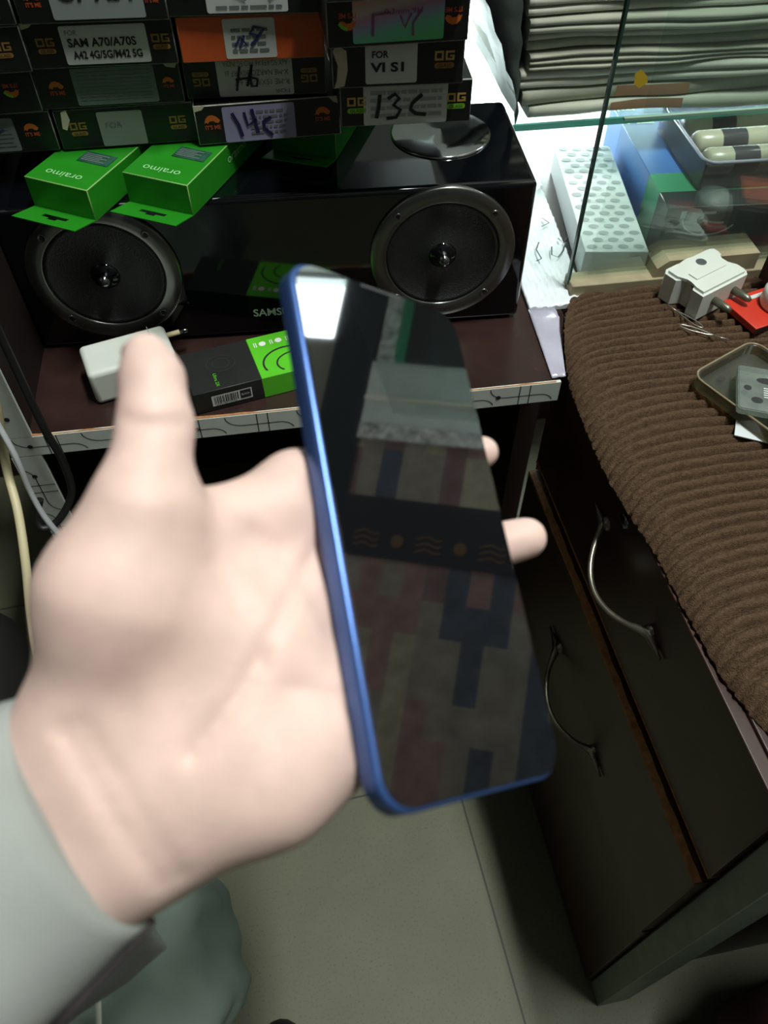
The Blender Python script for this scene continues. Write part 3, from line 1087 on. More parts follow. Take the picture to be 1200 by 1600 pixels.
# ------------------------------------------------------------------ small things on the shelf, left
M_WHITEPL = mat('white plastic', (206, 212, 204), 0.4, var=0.03)
ch = thing('charger', 'white charger block with an ivory-sleeved round pin, on the shelf behind the raised thumb', 'charger', (-0.163, 0.5116, ZS), math.radians(16))
MB().use(M_WHITEPL).box(0, 0.072, 0, 0.041, 0.0003, 0.033, bev=0.0045, seg=4).build('body', ch)
MB().use(mat('seam grey', (150, 154, 150), 0.5)).box(0.058, 0.0585, -0.0002, 0.0412, 0.002, 0.0332, bev=0.0).build('seam', ch)
for z_ in (0.0255,):
    pn = MB().use(mat('ivory pin sleeve', (214, 200, 160), 0.5)).tube([(0.071, 0.033, z_), (0.083, 0.033, z_)], 0.0022, 12)
    pn.use(M_CHROME).tube([(0.083, 0.033, z_), (0.0895, 0.033, z_), (0.091, 0.033, z_)], [0.0021, 0.0021, 0.001], 12)
    pn.build('pin', ch)
bb = thing('earphone_box', 'flat black and bright green retail box with barcode, lying on the shelf edge', 'box', (-0.0818, 0.4890, ZS), math.radians(12.3))
MB().use(mat('matt black card', (26, 27, 27), 0.5, var=0.15)).box(0, 0.0571, 0, 0.053, 0.0003, 0.0215, bev=0.0005, seg=1).build('carton', bb)
M_GREEN2 = mat('lime green card', (86, 190, 36), 0.45, var=0.05)
gp = MB().use(M_GREEN2).box(0.0571, 0.125, 0, 0.053, 0.0003, 0.0215, bev=0.0005, seg=1).build('green_sleeve', bb)
tp = Frame((0, 0, 0.0215), (1, 0, 0), (0, 1, 0))
pr = MB().use(M_INK)
pr.stroke(tp, arc(0.085, 0.014, 0.022, 20, 200, 20, 0.018), 0.0016, 0.0003)
pr.stroke(tp, arc(0.090, 0.012, 0.016, 30, 220, 20, 0.012), 0.0014, 0.0003)
pr.use(mat('white print', (225, 235, 225), 0.5))
for u in (0.069, 0.083, 0.097):
    pr.poly(tp, arc(u, 0.042, 0.0030, 0, 330, 11), 0.0003)
    pr.rect(tp, u - 0.0075, 0.039, u - 0.0068, 0.045, 0.0003).rect(tp, u - 0.0058, 0.039, u - 0.0051, 0.045, 0.0003)
pr.use(M_GREEN2).text(Frame((0, 0, 0.0215), (0, -1, 0), (1, 0, 0)), 'Ultra 2X', -0.0115, 0.022, 0.016, 0.0028, 0.0003)
pr.use(mat('faint black emboss', (44, 46, 46), 0.4)).stroke(tp, arc(0.030, 0.030, 0.012, 0, 360, 24, 0.010), 0.0008, 0.0003).stroke(tp, arc(0.030, 0.030, 0.007, 0, 360, 20, 0.006), 0.0008, 0.0003)
pr.build('print', bb, normals=False)
bc = MB().use(M_LABEL).rect(FRONT, 0.014, 0.005, 0.0475, 0.016, 0.0003)
bc.use(M_INK)
u = 0.016
rnd = random.Random(4)
while u < 0.036:
    wd = rnd.choice((0.0004, 0.0007, 0.001))
    bc.rect(FRONT, u, 0.0072, u + wd, 0.0150, 0.0005)
    u += wd + rnd.choice((0.0004, 0.0006, 0.0009))
bc.text(FRONT, '4895180776786', 0.0255, 0.0062, 0.018, 0.0012, 0.0005)
bc.rect(FRONT, 0.0375, 0.0068, 0.0465, 0.0152, 0.0005)
bc.use(M_LABEL).text(FRONT, 'BLACK', 0.042, 0.011, 0.0068, 0.0020, 0.0007)
bc.build('barcode_label', bb, normals=False)


# ------------------------------------------------------------------ cables at left
def cable(name, pts, r, m, label, flat=1.0):
    o = MB().use(m).tube(smooth_path(pts, 8), r, 10, flat=flat).build(name)
    return tag(o, label, 'cable')


cable('cable', [atY(-30, 560, 0.44), atY(-5, 640, 0.44), D(10, 730, 0.60), D(28, 800, 0.60), D(40, 880, 0.60), D(48, 960, 0.61), D(62, 1040, 0.62), D(95, 1150, 0.70), D(140, 1300, 0.86)], 0.0034, mat('cream cable sheath', (196, 186, 150), 0.5),
      'thick cream cable hanging at the left photo edge')
cable('cable', [atY(-40, 600, 0.438), atY(-8, 655, 0.434), atY(25, 715, 0.43), atY(48, 770, 0.43), atY(75, 815, 0.43), atY(110, 850, 0.435), atY(170, 880, 0.44)], 0.0036, mat('pale grey cable sheath', (200, 204, 208), 0.4),
      'flat pale grey cable in front of the left white upright', flat=0.5)
cable('cable', [atY(-20, 480, 0.47), atY(10, 545, 0.468), atY(45, 620, 0.465), atY(72, 675, 0.462), atY(98, 720, 0.462), atY(112, 770, 0.46), atY(92, 812, 0.452), atY(68, 826, 0.447), atY(58, 810, 0.452), atY(62, 780, 0.458)], 0.0032, mat('black cable sheath', (20, 20, 20), 0.5),
      'black cable looping down over the shelf corner at left')

# ------------------------------------------------------------------ cabinet with drawers
CROT = math.radians(2.1)
CX, CY = 0.2555, 0.100          # near left corner of the face
cab = thing('drawer_cabinet', 'dark brown wooden drawer cabinet with bow handles, under the brown ribbed mat', 'cabinet', (CX, CY, 0), CROT)
M_CAB = mat('dark walnut laminate', (58, 34, 27), 0.36, var=0.35, vscale=18)
M_CAB2 = mat('olive brown laminate', (66, 48, 34), 0.4, var=0.3, vscale=14)
CL, CTOP = 0.425, 0.580
MB().use(M_CAB).box(0.004, 0.60, 0.012, CL, 0, CTOP, bev=0.001).build('carcass', cab)
es = MB().use(mat('greenish white edge strip', (118, 134, 122), 0.45, var=0.15)).box(0.0, 0.036, -0.012, 0.012, 0.0, CTOP, bev=0.001)
es.build('edge_strip', cab)
MB().use(mat('dull steel strip', (110, 108, 104), 0.4, metal=0.7)).box(-0.001, 0.003, CL - 0.004, CL + 0.002, 0.0, CTOP - 0.03).build('corner_strip', cab)
SIDE = Frame((0, 0, 0), (0, -1, 0), (0, 0, 1))      # faces -x


def handle(parent, y0, y1, z0, z1, lab):
    m = mat('tarnished bronze metal', (128, 124, 112), 0.33, metal=0.85, var=0.25, vscale=80)
    mb = MB().use(m)
    L = y1 - y0
    P, Rr = [], []
    n = 26
    for i in range(n + 1):
        t_ = i / n
        y = y0 + L * t_
        s_ = math.sin(PI * min(1, max(0, (t_ - 0.17) / 0.66))) if 0.17 < t_ < 0.83 else 0.0
        x = -0.0022 - 0.023 * (s_ ** 0.7 if s_ > 0 else 0)
        z = z0 + (z1 - z0) * t_ - 0.014 * (s_ ** 0.8 if s_ > 0 else 0)
        P.append((x, y, z))
        Rr.append(0.0024 + 0.0026 * math.exp(-((t_ - 0.15) / 0.05) ** 2) + 0.0026 * math.exp(-((t_ - 0.85) / 0.05) ** 2) - (0.0012 if t_ < 0.06 or t_ > 0.94 else 0))
    mb.tube(P, Rr, 12, flat=0.8)
    for y, z in ((y0 + L * 0.16, z0), (y0 + L * 0.84, z1)):
        mb.lathe([(0.0062, 0.0), (0.0058, 0.003), (0.003, 0.0045), (0, 0.005)], 16, Matrix.Translation((0, y, z)) @ Matrix.Rotation(-PI / 2, 4, 'Y'))
    o = mb.build('handle', parent)
    return o


dr = MB().use(M_CAB).box(-0.006, 0.004, 0.014, CL - 0.006, 0.447, CTOP - 0.002, bev=0.001)
d1 = dr.build('drawer', cab)
MB().use(M_CHIP).box(-0.0062, 0.0038, 0.014, CL - 0.006, 0.4445, 0.447).build('worn_edge', d1)
h1 = handle(d1, 0.148, 0.292, 0.523, 0.532, 'x')
h1.location = (-0.006, 0, 0)
lk = MB().use(M_CHROME).lathe([(0.0062, 0), (0.0062, 0.002), (0.005, 0.003), (0.0, 0.003)], 20, Matrix.Translation((-0.006, 0.247, 0.563)) @ Matrix.Rotation(-PI / 2, 4, 'Y'))
lk.use(M_INK).box(-0.0096, -0.0089, 0.2462, 0.2478, 0.5605, 0.5655)
lk.build('lock', d1)
d2 = MB().use(M_CAB2).box(-0.012, 0.004, 0.014, CL - 0.006, 0.275, 0.432, bev=0.0008).build('drawer', cab)
mbw = MB().use(M_CHIP)
rows = []
for i in range(140):
    y = 0.015 + (CL - 0.022) * i / 139
    nz = mnoise.noise(Vector((y * 70, 1.7, 0)))
    rows.append([(-0.0124, y, 0.4310 - 0.0022 * max(0, nz) * 2), (-0.0120, y, 0.4326), (-0.0058 + 0.0012 * nz, y, 0.4326)])
mbw.grid(rows, smooth=False)
mbw.build('worn_edge', d2)
h2 = handle(d2, 0.136, 0.290, 0.322, 0.334, 'y')
h2.location = (-0.012, 0, 0)
MB().use(M_CAB2).box(-0.006, 0.004, 0.014, CL - 0.006, 0.012, 0.262, bev=0.0008).build('lower_panel', cab)

# ------------------------------------------------------------------ ribbed brown mat
def mat_cloth():
    mw = mat('brown chenille', (94, 74, 57), 0.95, var=0.3, vscale=420, bump=1.0, bscale=1300, spec=0.1)
    RIB = 0.0097
    edge = [(0.02, 0.330), (0.08, 0.296), (0.13, 0.274), (0.173, 0.258), (0.20, 0.250), (0.25, 0.2455), (0.296, 0.243), (0.34, 0.236), (0.377, 0.231), (0.43, 0.2305), (0.48, 0.232), (0.53, 0.2405), (0.56, 0.250), (0.60, 0.27)]

    def ex(y):
        for (a, xa), (b, xb) in zip(edge, edge[1:]):
            if a <= y <= b:
                t_ = (y - a) / (b - a)
                return xa + (xb - xa) * t_
        return edge[0][1] if y < edge[0][0] else edge[-1][1]
    Y0, Y1 = 0.075, 0.586
    ny, nx = 620, 64
    top, bot = [], []
    for i in range(ny):
        y = Y0 + (Y1 - Y0) * i / (ny - 1)
        x0 = ex(y)
        rt, rb = [], []
        for j in range(nx):
            s_ = j / (nx - 1)
            x = x0 + (0.72 - x0) * (s_ ** 1.8)
            ddx = x - x0
            wav = 0.0035 * math.exp(-ddx / 0.05) * math.sin(y * 30) + 0.0022 * mnoise.noise(Vector((x * 18, y * 14, 0)))
            ph = (y - wav + 0.017 * math.exp(-ddx / 0.024)) / RIB
            irr = 2.0 * mnoise.noise(Vector((x * 90, y * 160, 3.0))) + 0.8 * mnoise.noise(Vector((x * 420, y * 420, 8.0)))
            rib = abs(math.sin(PI * ph)) ** 0.6 * (1 - 0.75 * math.exp(-ddx / 0.007))
            z = 0.5895 + 0.0082 * rib + 0.0006 * irr + 0.0010 * mnoise.noise(Vector((x * 12, y * 12, 7)))
            z -= 0.010 * math.exp(-ddx / 0.010) * (1 if y < 0.5 else max(0.0, 1 - (y - 0.5) / 0.03))
            fz = 0.0015 * mnoise.noise(Vector((x * 300, y * 300, 1.0)))
            rt.append((x - (0.0009 * rib + fz) * math.exp(-ddx / 0.006), y + fz * 0.4, max(z, 0.5895) if ddx > 0.012 else z))
            rb.append((x + 0.001, y, min(z - 0.003, 0.5808) if ddx > 0.012 else z - 0.0035))
        top.append(rt)
        bot.append(rb)
    mb = MB().use(mw)
    ring = [t_ + b_[::-1] for t_, b_ in zip(top, bot)]
    mb.grid(ring, closed_v=True, caps=False)
    o = mb.build('ribbed_mat')
    return tag(o, 'thick brown ribbed mat spread over the cabinet top', 'mat')


mat_cloth()
ZM = 0.598

# ------------------------------------------------------------------ glass showcase behind the mat
sc_ = thing('glass_showcase', 'glass showcase with clear panes on a worn wooden rail, behind the brown mat', 'showcase', (0.264, 0.600, ZS))
M_GLASS = glass_mat('showcase glass', (247, 252, 250), 0.12, haze=0.018)
M_GEDG = mat('dark green glass edge', (40, 70, 62), 0.15)
M_RAIL = mat('worn pale wood rail', (150, 140, 112), 0.7, var=0.2, vscale=40)
p1 = MB().use(M_GLASS).box(0.001, 0.72, 0.0, 0.004, 0.012, 0.52)
p1.build('glass_pane', sc_)
p4 = MB().use(glass_mat('thin clear glass', (250, 253, 251), 0.35)).box(0.02, 0.72, 0.0055, 0.0085, 0.017, 0.160)
p4.build('glass_pane', sc_)
MB().use(mat('pale glass edge', (170, 196, 182), 0.2)).box(0.02, 0.72, 0.0052, 0.0088, 0.160, 0.162).build('pane_edge', sc_)
MB().use(M_GEDG).box(-0.0012, 0.001, -0.0004, 0.0044, 0.012, 0.52).build('pane_edge', sc_)
p3 = MB().use(M_GLASS).box(0.06, 0.72, 0.055, 0.058, 0.14, 0.24)
p3.build('glass_pane', sc_)
MB().use(mat('pale glass edge', (170, 196, 182))).box(0.06, 0.72, 0.0547, 0.0583, 0.238, 0.240).build('pane_edge', sc_)
ra = MB().use(M_RAIL).box(0.0, 0.30, -0.010, 0.012, 0.0, 0.0165, bev=0.001)
ra.build('bottom_rail', sc_)
blk = MB().use(M_RAIL).prism([(0.078, 0.0166), (0.178, 0.0166), (0.178, 0.0335), (0.090, 0.0335), (0.080, 0.026)], Frame((0, -0.004, 0), (1, 0, 0), (0, 0, 1)), -0.014, 0.004)
blk.build('rail_block', sc_)
stn = MB().use(mat('yellow sticker remnant', (196, 168, 40), 0.5)).poly(Frame((0.0231, -0.0005, 0.1954), (1, 0, 0), (0, 0, 1)), [(-0.005, -0.004), (0.0, -0.008), (0.006, -0.004), (0.004, 0.001), (-0.002, 0.006), (-0.006, 0.003)], 0)
stn.build('sticker', sc_, normals=False)
# glass shelf carrying the paper bags
gs = thing('glass_shelf', 'greenish glass shelf with a bright teal edge below the paper stack', 'shelf', (0.15, 0.745, 0.672))
MB().use(M_GLASS).box(0, 0.75, 0.003, 0.24, 0, 0.006).build('glass_pane', gs)
MB().use(mat('teal glass edge', (74, 150, 134), 0.2)).box(0, 0.75, 0, 0.003, 0, 0.006).build('pane_edge', gs)
MB().use(mat('black bracket', (22, 24, 26), 0.5)).box(0.073, 0.080, -0.004, 0.012, -0.014, -0.001, bev=0.001).build('bracket', gs)

# ------------------------------------------------------------------ stack of paper bags
ords = ['lowest', 'second from the bottom', 'third from the bottom', 'fourth from the bottom', 'fifth from the bottom', 'fifth from the top', 'fourth from the top', 'third from the top', 'second from the top', 'topmost']
M_PAPER = [mat('grey paper %d' % i, c, 0.75, var=0.1, vscale=25) for i, c in enumerate([(168, 172, 156), (152, 156, 140), (178, 180, 166), (160, 160, 144)])]
NB, PITCH_B = 10, 0.0150


def wave(u, i):
    return 0.0046 * mnoise.noise(Vector((u * 2.6, i * 3.1, 0))) + 0.0010 * mnoise.noise(Vector((u * 9, i * 1.7, 5))) - (0.005 * u * u if i == 0 else 0.0)


for i in range(NB):
    rnd = random.Random(40 + i)
    z0 = 0.6795 + i * PITCH_B
    wd, dp, th = 0.40 + rnd.uniform(-.01, .015), 0.20, PITCH_B - 0.0004
    x0 = 0.247 - i * 0.001 + rnd.uniform(-0.005, 0.006)
    y0 = 0.752 + rnd.uniform(-0.004, 0.005)
    mb = MB().use(M_PAPER[i % 4])
    nsheet = 1 if i in (0, 1, 7, 8) else rnd.choice((1, 2, 2, 3))
    rows, patch = [], []
    nx_ = 60
    for a in range(nx_ + 1):
        u = a / nx_
        x = wd * u
        w1 = max(0, 0.003 + wave(u, i)) if i == 0 else wave(u, i)
        w2 = wave(u, i + 1)
        yb = 0.004 * mnoise.noise(Vector((u * 5, i * 2.3, 9)))
        h_ = th + w2 - w1
        prof_ = []
        for q in range(nsheet):
            f0, f1 = q / nsheet, (q + 1) / nsheet
            fm = (f0 + f1) / 2 + 0.08 * mnoise.noise(Vector((u * 4, i, q)))
            oy = 0.0025 * mnoise.noise(Vector((u * 3, i * 5 + q, 4)))
            prof_ += [(x, yb + 0.0030, w1 + h_ * (f0 + 0.03)), (x, yb + oy - 0.0012, w1 + h_ * (f0 + 0.10)), (x, yb + oy - 0.0016, w1 + h_ * fm), (x, yb + oy - 0.0012, w1 + h_ * (f1 - 0.10)), (x, yb + 0.0030, w1 + h_ * (f1 - 0.03))]
        rows.append(prof_ + [(x, 0.05, th + w2 * 0.3), (x, dp, th), (x, dp, 0.0005), (x, 0.05, 0.0005 + w1 * 0.3)])
        patch.append([(p[0], p[1] - 0.0004, p[2]) for p in prof_[1:4]])
    mb.grid(rows, closed_v=True, caps=True)
    lab_x = {0: (12, 24, mat('brown printed patch', (150, 112, 82), 0.7)), 1: (14, 26, mat('brown printed patch', (150, 112, 82), 0.7)), 8: (26, 44, mat('faded pink print', (172, 146, 128), 0.7)), 7: (30, 50, mat('faded pink print', (172, 146, 128), 0.7))}
    if i in lab_x:
        a0, a1, m_ = lab_x[i]
        mb.use(m_).grid(patch[a0:a1])
    o = mb.build('paper_bag', loc=(x0, y0, z0))
    o.rotation_euler = (0, 0, math.radians(rnd.uniform(-1.2, 1.2)))
    extra = {0: ' with a brown printed patch', 1: ' with a brown printed patch', 8: ' with a faded pink print', 7: ' with a faded pink print'}.get(i, '')
    tag(o, 'grey paper bag, %s of the stack%s' % (ords[i], extra), 'paper bag', 'grey paper bags stacked on the glass shelf')
# dark sleeve at the left side of the stack
mb = MB().use(mat('dark crinkled plastic', (58, 64, 61), 0.6, var=0.3, vscale=30, bump=0.4, bscale=60, spec=0.25))
rows = []
for a in range(16):
    u = a / 15
    z = 0.6785 + 0.155 * u
    xl = 0.2430 - 0.50 * max(0, z - 0.70) * 0.9
    rows.append([(xl + 0.0015 * math.sin(a * 2.1) + 0.001 * math.sin(b * 1.3) - (0.004 if b == 0 else 0), 0.746 + 0.21 * b / 9, z + 0.001 * math.sin(b * 2 + a)) for b in range(10)])
ring = [r + [(p[0] + 0.002 + 0.35 * max(0, p[2] - 0.70), p[1] + 0.002, p[2]) for p in r[::-1]] for r in rows]
mb.grid(ring, closed_v=True, caps=True)
tag(mb.build('plastic_sleeve'), 'dark crinkled plastic sheet standing against the left side of the paper stack', 'plastic sheet')

# ------------------------------------------------------------------ bubble wrap and cartons right of the speaker
def bubble_mat():
    m = mat('white bubble wrap', (225, 232, 236), 0.22, spec=0.6)
    return m


bwp = MB().use(bubble_mat())
rows = []
for i in range(70):
    v = i / 69
    y = 0.580 + 0.36 * v
    row = []
    for j in range(34):
        u = j / 33
        x = 0.2225 + 0.012 * v + (0.054 + 0.012 * v) * u
        sx_, sy_ = x * 640 + (0.5 if int(y * 640 / 6.28) % 2 else 0), y * 640
        z = 0.587 + 0.0022 * max(0, math.sin(sx_) * math.sin(sy_)) ** 0.5 + 0.003 * (1 + mnoise.noise(Vector((x * 25, y * 25, 2))))
        row.append((x, y, z))
    rows.append(row)
low = [[(p[0], p[1], 0.5852) for p in r] for r in rows]
bwp.grid([r + l[::-1] for r, l in zip(rows, low)], closed_v=True, caps=True)
ink = mat('black marker ink', (24, 26, 34), 0.5)
tp = Frame((0, 0, 0.5955), (1, 0, 0), (0, 1, 0))
bwp.use(ink)
for st in ([(842, 378), (838, 390), (846, 404), (838, 408)], [(862, 385), (862, 398), (872, 402), (880, 392), (884, 378)], [(872, 372), (880, 380), (886, 370)], [(846, 340), (858, 348), (846, 354)]):
    P = [atZ(*q, 0.5955) for q in st]
    bwp.stroke(tp, [(p.x, p.y) for p in P], 0.0014, 0)
bo = bwp.build('bubble_wrap', normals=True)
fm_ = mat('milky plastic sheet', (172, 170, 186), 0.18, var=0.12, vscale=30, bump=0.5, bscale=60)
fl_ = MB().use(fm_)
rows = []
for i in range(14):
    v = i / 13
    rows.append([(0.2180 + 0.004 * (1 - v) + (0.0270 - 0.0150 * v) * j / 9 * (1 if i else 0.9), 0.582 - 0.094 * v, 0.5862 + 0.0010 * mnoise.noise(Vector((j * 0.7, i * 0.6, 4))) + 0.0008 + (0.005 * math.exp(-((v - 0.25) / 0.08) ** 2) * (j / 9))) for j in range(10)])
fl_.grid([r + [(p[0], p[1], p[2] - 0.0006) for p in r[::-1]] for r in rows], closed_v=True, caps=True)
fl_.build('plastic_flap', bo)
tag(bo, 'white bubble wrapped parcel with pen marks, right of the speaker', 'parcel')
pb = thing('patterned_box', 'long white box printed with grey ovals, between bubble wrap and blue carton', 'box', (0.2835, 0.6225, ZS), math.radians(-8))
MB().use(mat('white card', (214, 220, 220), 0.45)).box(0, 0.060, 0, 0.20, 0.0003, 0.030, bev=0.0006, seg=1).build('carton', pb)
mb = MB().use(mat('grey oval print', (162, 170, 172), 0.5))
tp = Frame((0, 0, 0.030), (1, 0, 0), (0, 1, 0))
for r in range(17):
    for c in range(4 - r % 2):
        mb.poly(tp, arc(0.008 + c * 0.0148 + (0.0074 if r % 2 else 0), 0.008 + r * 0.0115, 0.0052, 0, 330, 11, 0.0036), 0.0003)
mb.use(M_INK).poly(tp, arc(0.045, 0.193, 0.0045, 0, 330, 11, 0.0035), 0.0005)
mb.build('printed_ovals', pb, normals=False)
bx = thing('blue_carton', 'large blue carton with a green stripe and black front end, behind the showcase glass', 'carton', (0.367, 0.645, ZS), math.radians(-4))
M_BLUE = mat('blue card', (74, 120, 190), 0.4, var=0.06)
cbx = MB().use(M_BLUE).box(0, 0.30, 0.062, 0.21, 0.0003, 0.054, bev=0.0006, seg=1)
cbx.use(mat('sea green card', (64, 150, 112), 0.4)).box(0, 0.30, 0.028, 0.062, 0.0003, 0.054)
cbx.use(mat('charcoal card', (44, 54, 56), 0.35, var=0.15)).box(0, 0.30, 0.0, 0.028, 0.0003, 0.054, bev=0.0006, seg=1)
cbx.build('carton', bx)
mb = MB().use(mat('white print', (225, 235, 225)))
tp = Frame((0, 0, 0.054), (1, 0, 0), (0, 1, 0))
mb.text(tp, 'TH', 0.020, 0.172, 0.030, 0.016, 0.0003, bold=0.03, flip=True)
mb.build('print', bx, normals=False)
mb = MB().use(mat('white print', (225, 235, 225)))
mb.text(tp, 'mi', 0.012, 0.196, 0.02, 0.008, 0.0003, bold=0.02, flip=True)
mb.build('print', bx, normals=False)
fr_ = Frame((0, 0, 0), (1, 0, 0), (0, 0, 1))
mb = MB()
mb.use(mat('pale grey print', (170, 186, 184), 0.5)).stroke(fr_, arc(0.045, 0.044, 0.028, 180, 330, 16, 0.02), 0.0016, 0.0004)
mb.rect(fr_, 0.014, 0.042, 0.019, 0.050, 0.0004).rect(fr_, 0.036, 0.046, 0.048, 0.049, 0.0004)
mb.use(mat('maroon print', (96, 30, 44), 0.5)).rect(fr_, 0.08, 0.004, 0.13, 0.020, 0.0004).rect(fr_, 0.11, 0.024, 0.17, 0.05, 0.0004)
mb.build('print', bx, normals=False)

# clear tool case on the blue carton
ZC = ZS + 0.0543
tcse = thing('clear_case', 'clear plastic case of ivory rolls, lying on the blue carton behind the glass', 'case', (0.4055, 0.670, ZC), math.radians(-2))
M_CLEAR = glass_mat('clear lilac plastic', (240, 236, 250), 1.0, haze=0.06, rough=0.05)
M_RIM = mat('lilac plastic rim', (190, 182, 205), 0.15)
mb = MB().use(M_CLEAR).box(0.002, 0.198, 0.002, 0.118, 0.0005, 0.002)
for (x0, x1, y0, y1) in ((0, 0.002, 0, 0.12), (0.198, 0.2, 0, 0.12), (0.002, 0.198, 0, 0.002), (0.002, 0.198, 0.118, 0.12)):
    mb.box(x0, x1, y0, y1, 0.0005, 0.026)
mb.build('tray', tcse)
MB().use(M_RIM).tube([(p[0], p[1], 0.0265) for p in rr_pts(0.001, 0.001, 0.199, 0.119, 0.012, 5)] + [(0.187, 0.001, 0.0265)], 0.0016, 8).build('rim', tcse)
rolls = [('front ivory roll in the clear case, nearest to the showcase glass', 0.026), ('middle ivory roll in the clear case, between two rolls', 0.060), ('rear ivory roll in the clear case, farthest from the showcase glass', 0.094)]
for k, (lb, yy) in enumerate(rolls):
    r_ = thing('ivory_roll', lb, 'roll', (0.4055 + 0.012 + k * 0.003, 0.670 + yy, ZC + 0.0145), math.radians(-1 + k), 'ivory rolls in the clear case')
    MX = Matrix.Rotation(PI / 2, 4, 'Y')
    mb = MB().use(mat('ivory plastic', (206, 202, 180), 0.25))
    mb.lathe([(0, 0), (0.009, 0.0), (0.0122, 0.004), (0.0122, 0.026)], 28, MX)
    mb.lathe([(0.0122, 0.052), (0.0122, 0.150), (0.009, 0.154), (0, 0.154)], 28, MX)
    mb.build('body', r_)
    MB().use(mat('smoked grey band', (84, 82, 88), 0.2)).lathe([(0.0122, 0.026), (0.0124, 0.027), (0.0124, 0.051), (0.0122, 0.052)], 28, MX).build('band', r_)
rg = MB().use(M_CHROME).tube([(0.115 + 0.028 * math.cos(a * PI / 14), 0.026 + 0.022 * math.sin(a * PI / 14), 0.0) for a in range(29)], 0.0022, 8, caps=False)
o = rg.build('metal_ring', loc=(0.4055, 0.670, ZC + 0.0305))
tag(o, 'shiny oval metal ring lying on the rolls of the clear case', 'ring')

# ------------------------------------------------------------------ things on the mat
ad = thing('plug_adapter', 'white notched travel plug adapter with two round pins on the brown mat', 'adapter', (0.377, 0.563, ZM + 0.0005), math.radians(26))
poly = [(u * 0.90, v * 0.80) for u, v in [(-0.034, -0.027), (0.030, -0.027), (0.034, -0.022), (0.034, -0.008), (0.024, -0.003), (0.024, 0.010), (0.036, 0.016), (0.036, 0.027), (0.030, 0.031), (0.006, 0.031), (0.0, 0.026), (-0.008, 0.026), (-0.014, 0.031), (-0.030, 0.031), (-0.036, 0.026), (-0.036, 0.010), (-0.026, 0.004), (-0.026, -0.006), (-0.034, -0.012)]]
mb = MB().use(M_WHITEPL).prism(poly, Frame((0, 0, 0), (1, 0, 0), (0, 1, 0)), 0.0, 0.0275, bev=0.0026)
mb.build('body', ad)
mb = MB().use(M_WHITEPL).box(-0.020, 0.018, -0.004, 0.006, 0.0276, 0.0287, bev=0.0004)
mb.build('raised_bar', ad)
MB().use(mat('dark socket hole', (70, 76, 74), 0.6)).lathe([(0.0048, 0.0279), (0.0044, 0.0281), (0, 0.0280)], 20, Matrix.Translation((0.004, 0.0125, 0)) @ Matrix.Scale(1.0, 4)).build('socket_hole', ad)
for xx in (-0.012, 0.014):
    MB().use(mat('dull brass pin', (122, 124, 108), 0.35, metal=0.7)).tube([(xx, -0.021, 0.014), (xx, -0.037, 0.014), (xx, -0.0405, 0.014)], [0.0036, 0.0034, 0.0018], 14).build('pin', ad)
rb = thing('red_box', 'small flat red box with white lines, right of the white adapter', 'box', (0.420, 0.531, ZM + 0.0003), math.radians(16))
mb = MB().use(mat('red card', (196, 52, 34), 0.4, var=0.1)).box(-0.025, 0.055, -0.022, 0.022, 0.0005, 0.007, bev=0.0006, seg=1)
mb.use(mat('dark red side', (40, 18, 16), 0.5)).box(-0.0252, 0.0552, -0.0222, -0.0219, 0.0006, 0.0062)
mb.build('carton', rb)
mb = MB().use(M_LABEL)
tp = Frame((0, 0, 0.0071), (1, 0, 0), (0, 1, 0))
mb.rect(tp, -0.002, 0.0125, 0.05, 0.017, 0.0003).build('print', rb, normals=False)
mb = MB().use(M_LABEL)
mb.stroke(tp, [(0.010, -0.012), (0.013, -0.008), (0.015, -0.012), (0.017, -0.007), (0.019, -0.012), (0.022, -0.009)], 0.0008, 0.0003)
mb.build('print', rb, normals=False)
bk = thing('dark_box', 'dark brown box with orange top, at right photo edge behind the red box', 'box', (0.462, 0.552, ZM + 0.0085), math.radians(-68))
MB().use(mat('dark brown card', (52, 34, 28), 0.5, var=0.3)).box(-0.028, 0.028, -0.019, 0.019, 0.0003, 0.030, bev=0.0006, edge=M_EDGE, seg=1).build('carton', bk)
MB().use(mat('orange printed top', (190, 92, 62), 0.5)).box(-0.016, 0.026, -0.012, 0.018, 0.0301, 0.0312).build('top_panel', bk)
cp = MB().use(M_WHITEPL).lathe([(0.0, 0.0), (0.017, 0.0), (0.0185, 0.003), (0.0185, 0.015), (0.0165, 0.0185), (0.008, 0.020), (0.0, 0.020)], 32)
o = cp.build('plastic_disc', loc=(*atZ(1214, 488, ZM).xy, ZM + 0.0072))
tag(o, 'round white plastic disc cut by the right photo edge, beside the red box', 'disc')


def ejector(p0, p1, label, loop_at_start):
    z = ZM + 0.0022
    A, B = atZ(*p0, z), atZ(*p1, z)
    d_ = (B - A)
    L = d_.length
    o = thing('ejector_pin', label, 'pin', A, math.atan2(d_.y, d_.x), 'metal ejector pins on the mat')
    wdt = 0.0034
    P = []
    lp = L * 0.68
    for k in range(25):
        a = 2 * PI * k / 24
        P.append((lp / 2 - lp / 2 * math.cos(a), wdt * math.sin(a) * (0.7 + 0.3 * math.cos(a)), 0))
    MB().use(mat('bright steel wire', (190, 190, 180), 0.25, metal=0.9)).tube(P, 0.00055, 8, caps=False).build('loop', o)
    MB().use(mat('bright steel wire', (190, 190, 180))).tube([(lp, 0, 0), (L, 0, 0)], 0.00055, 8).build('tip', o)
    return o


ejector((1098, 512), (1042, 476), 'steel ejector pin nearest the white adapter, tip towards upper left', True)
ejector((1062, 508), (1139, 531), 'steel ejector pin nearer the clear phone case, tip towards lower right', True)

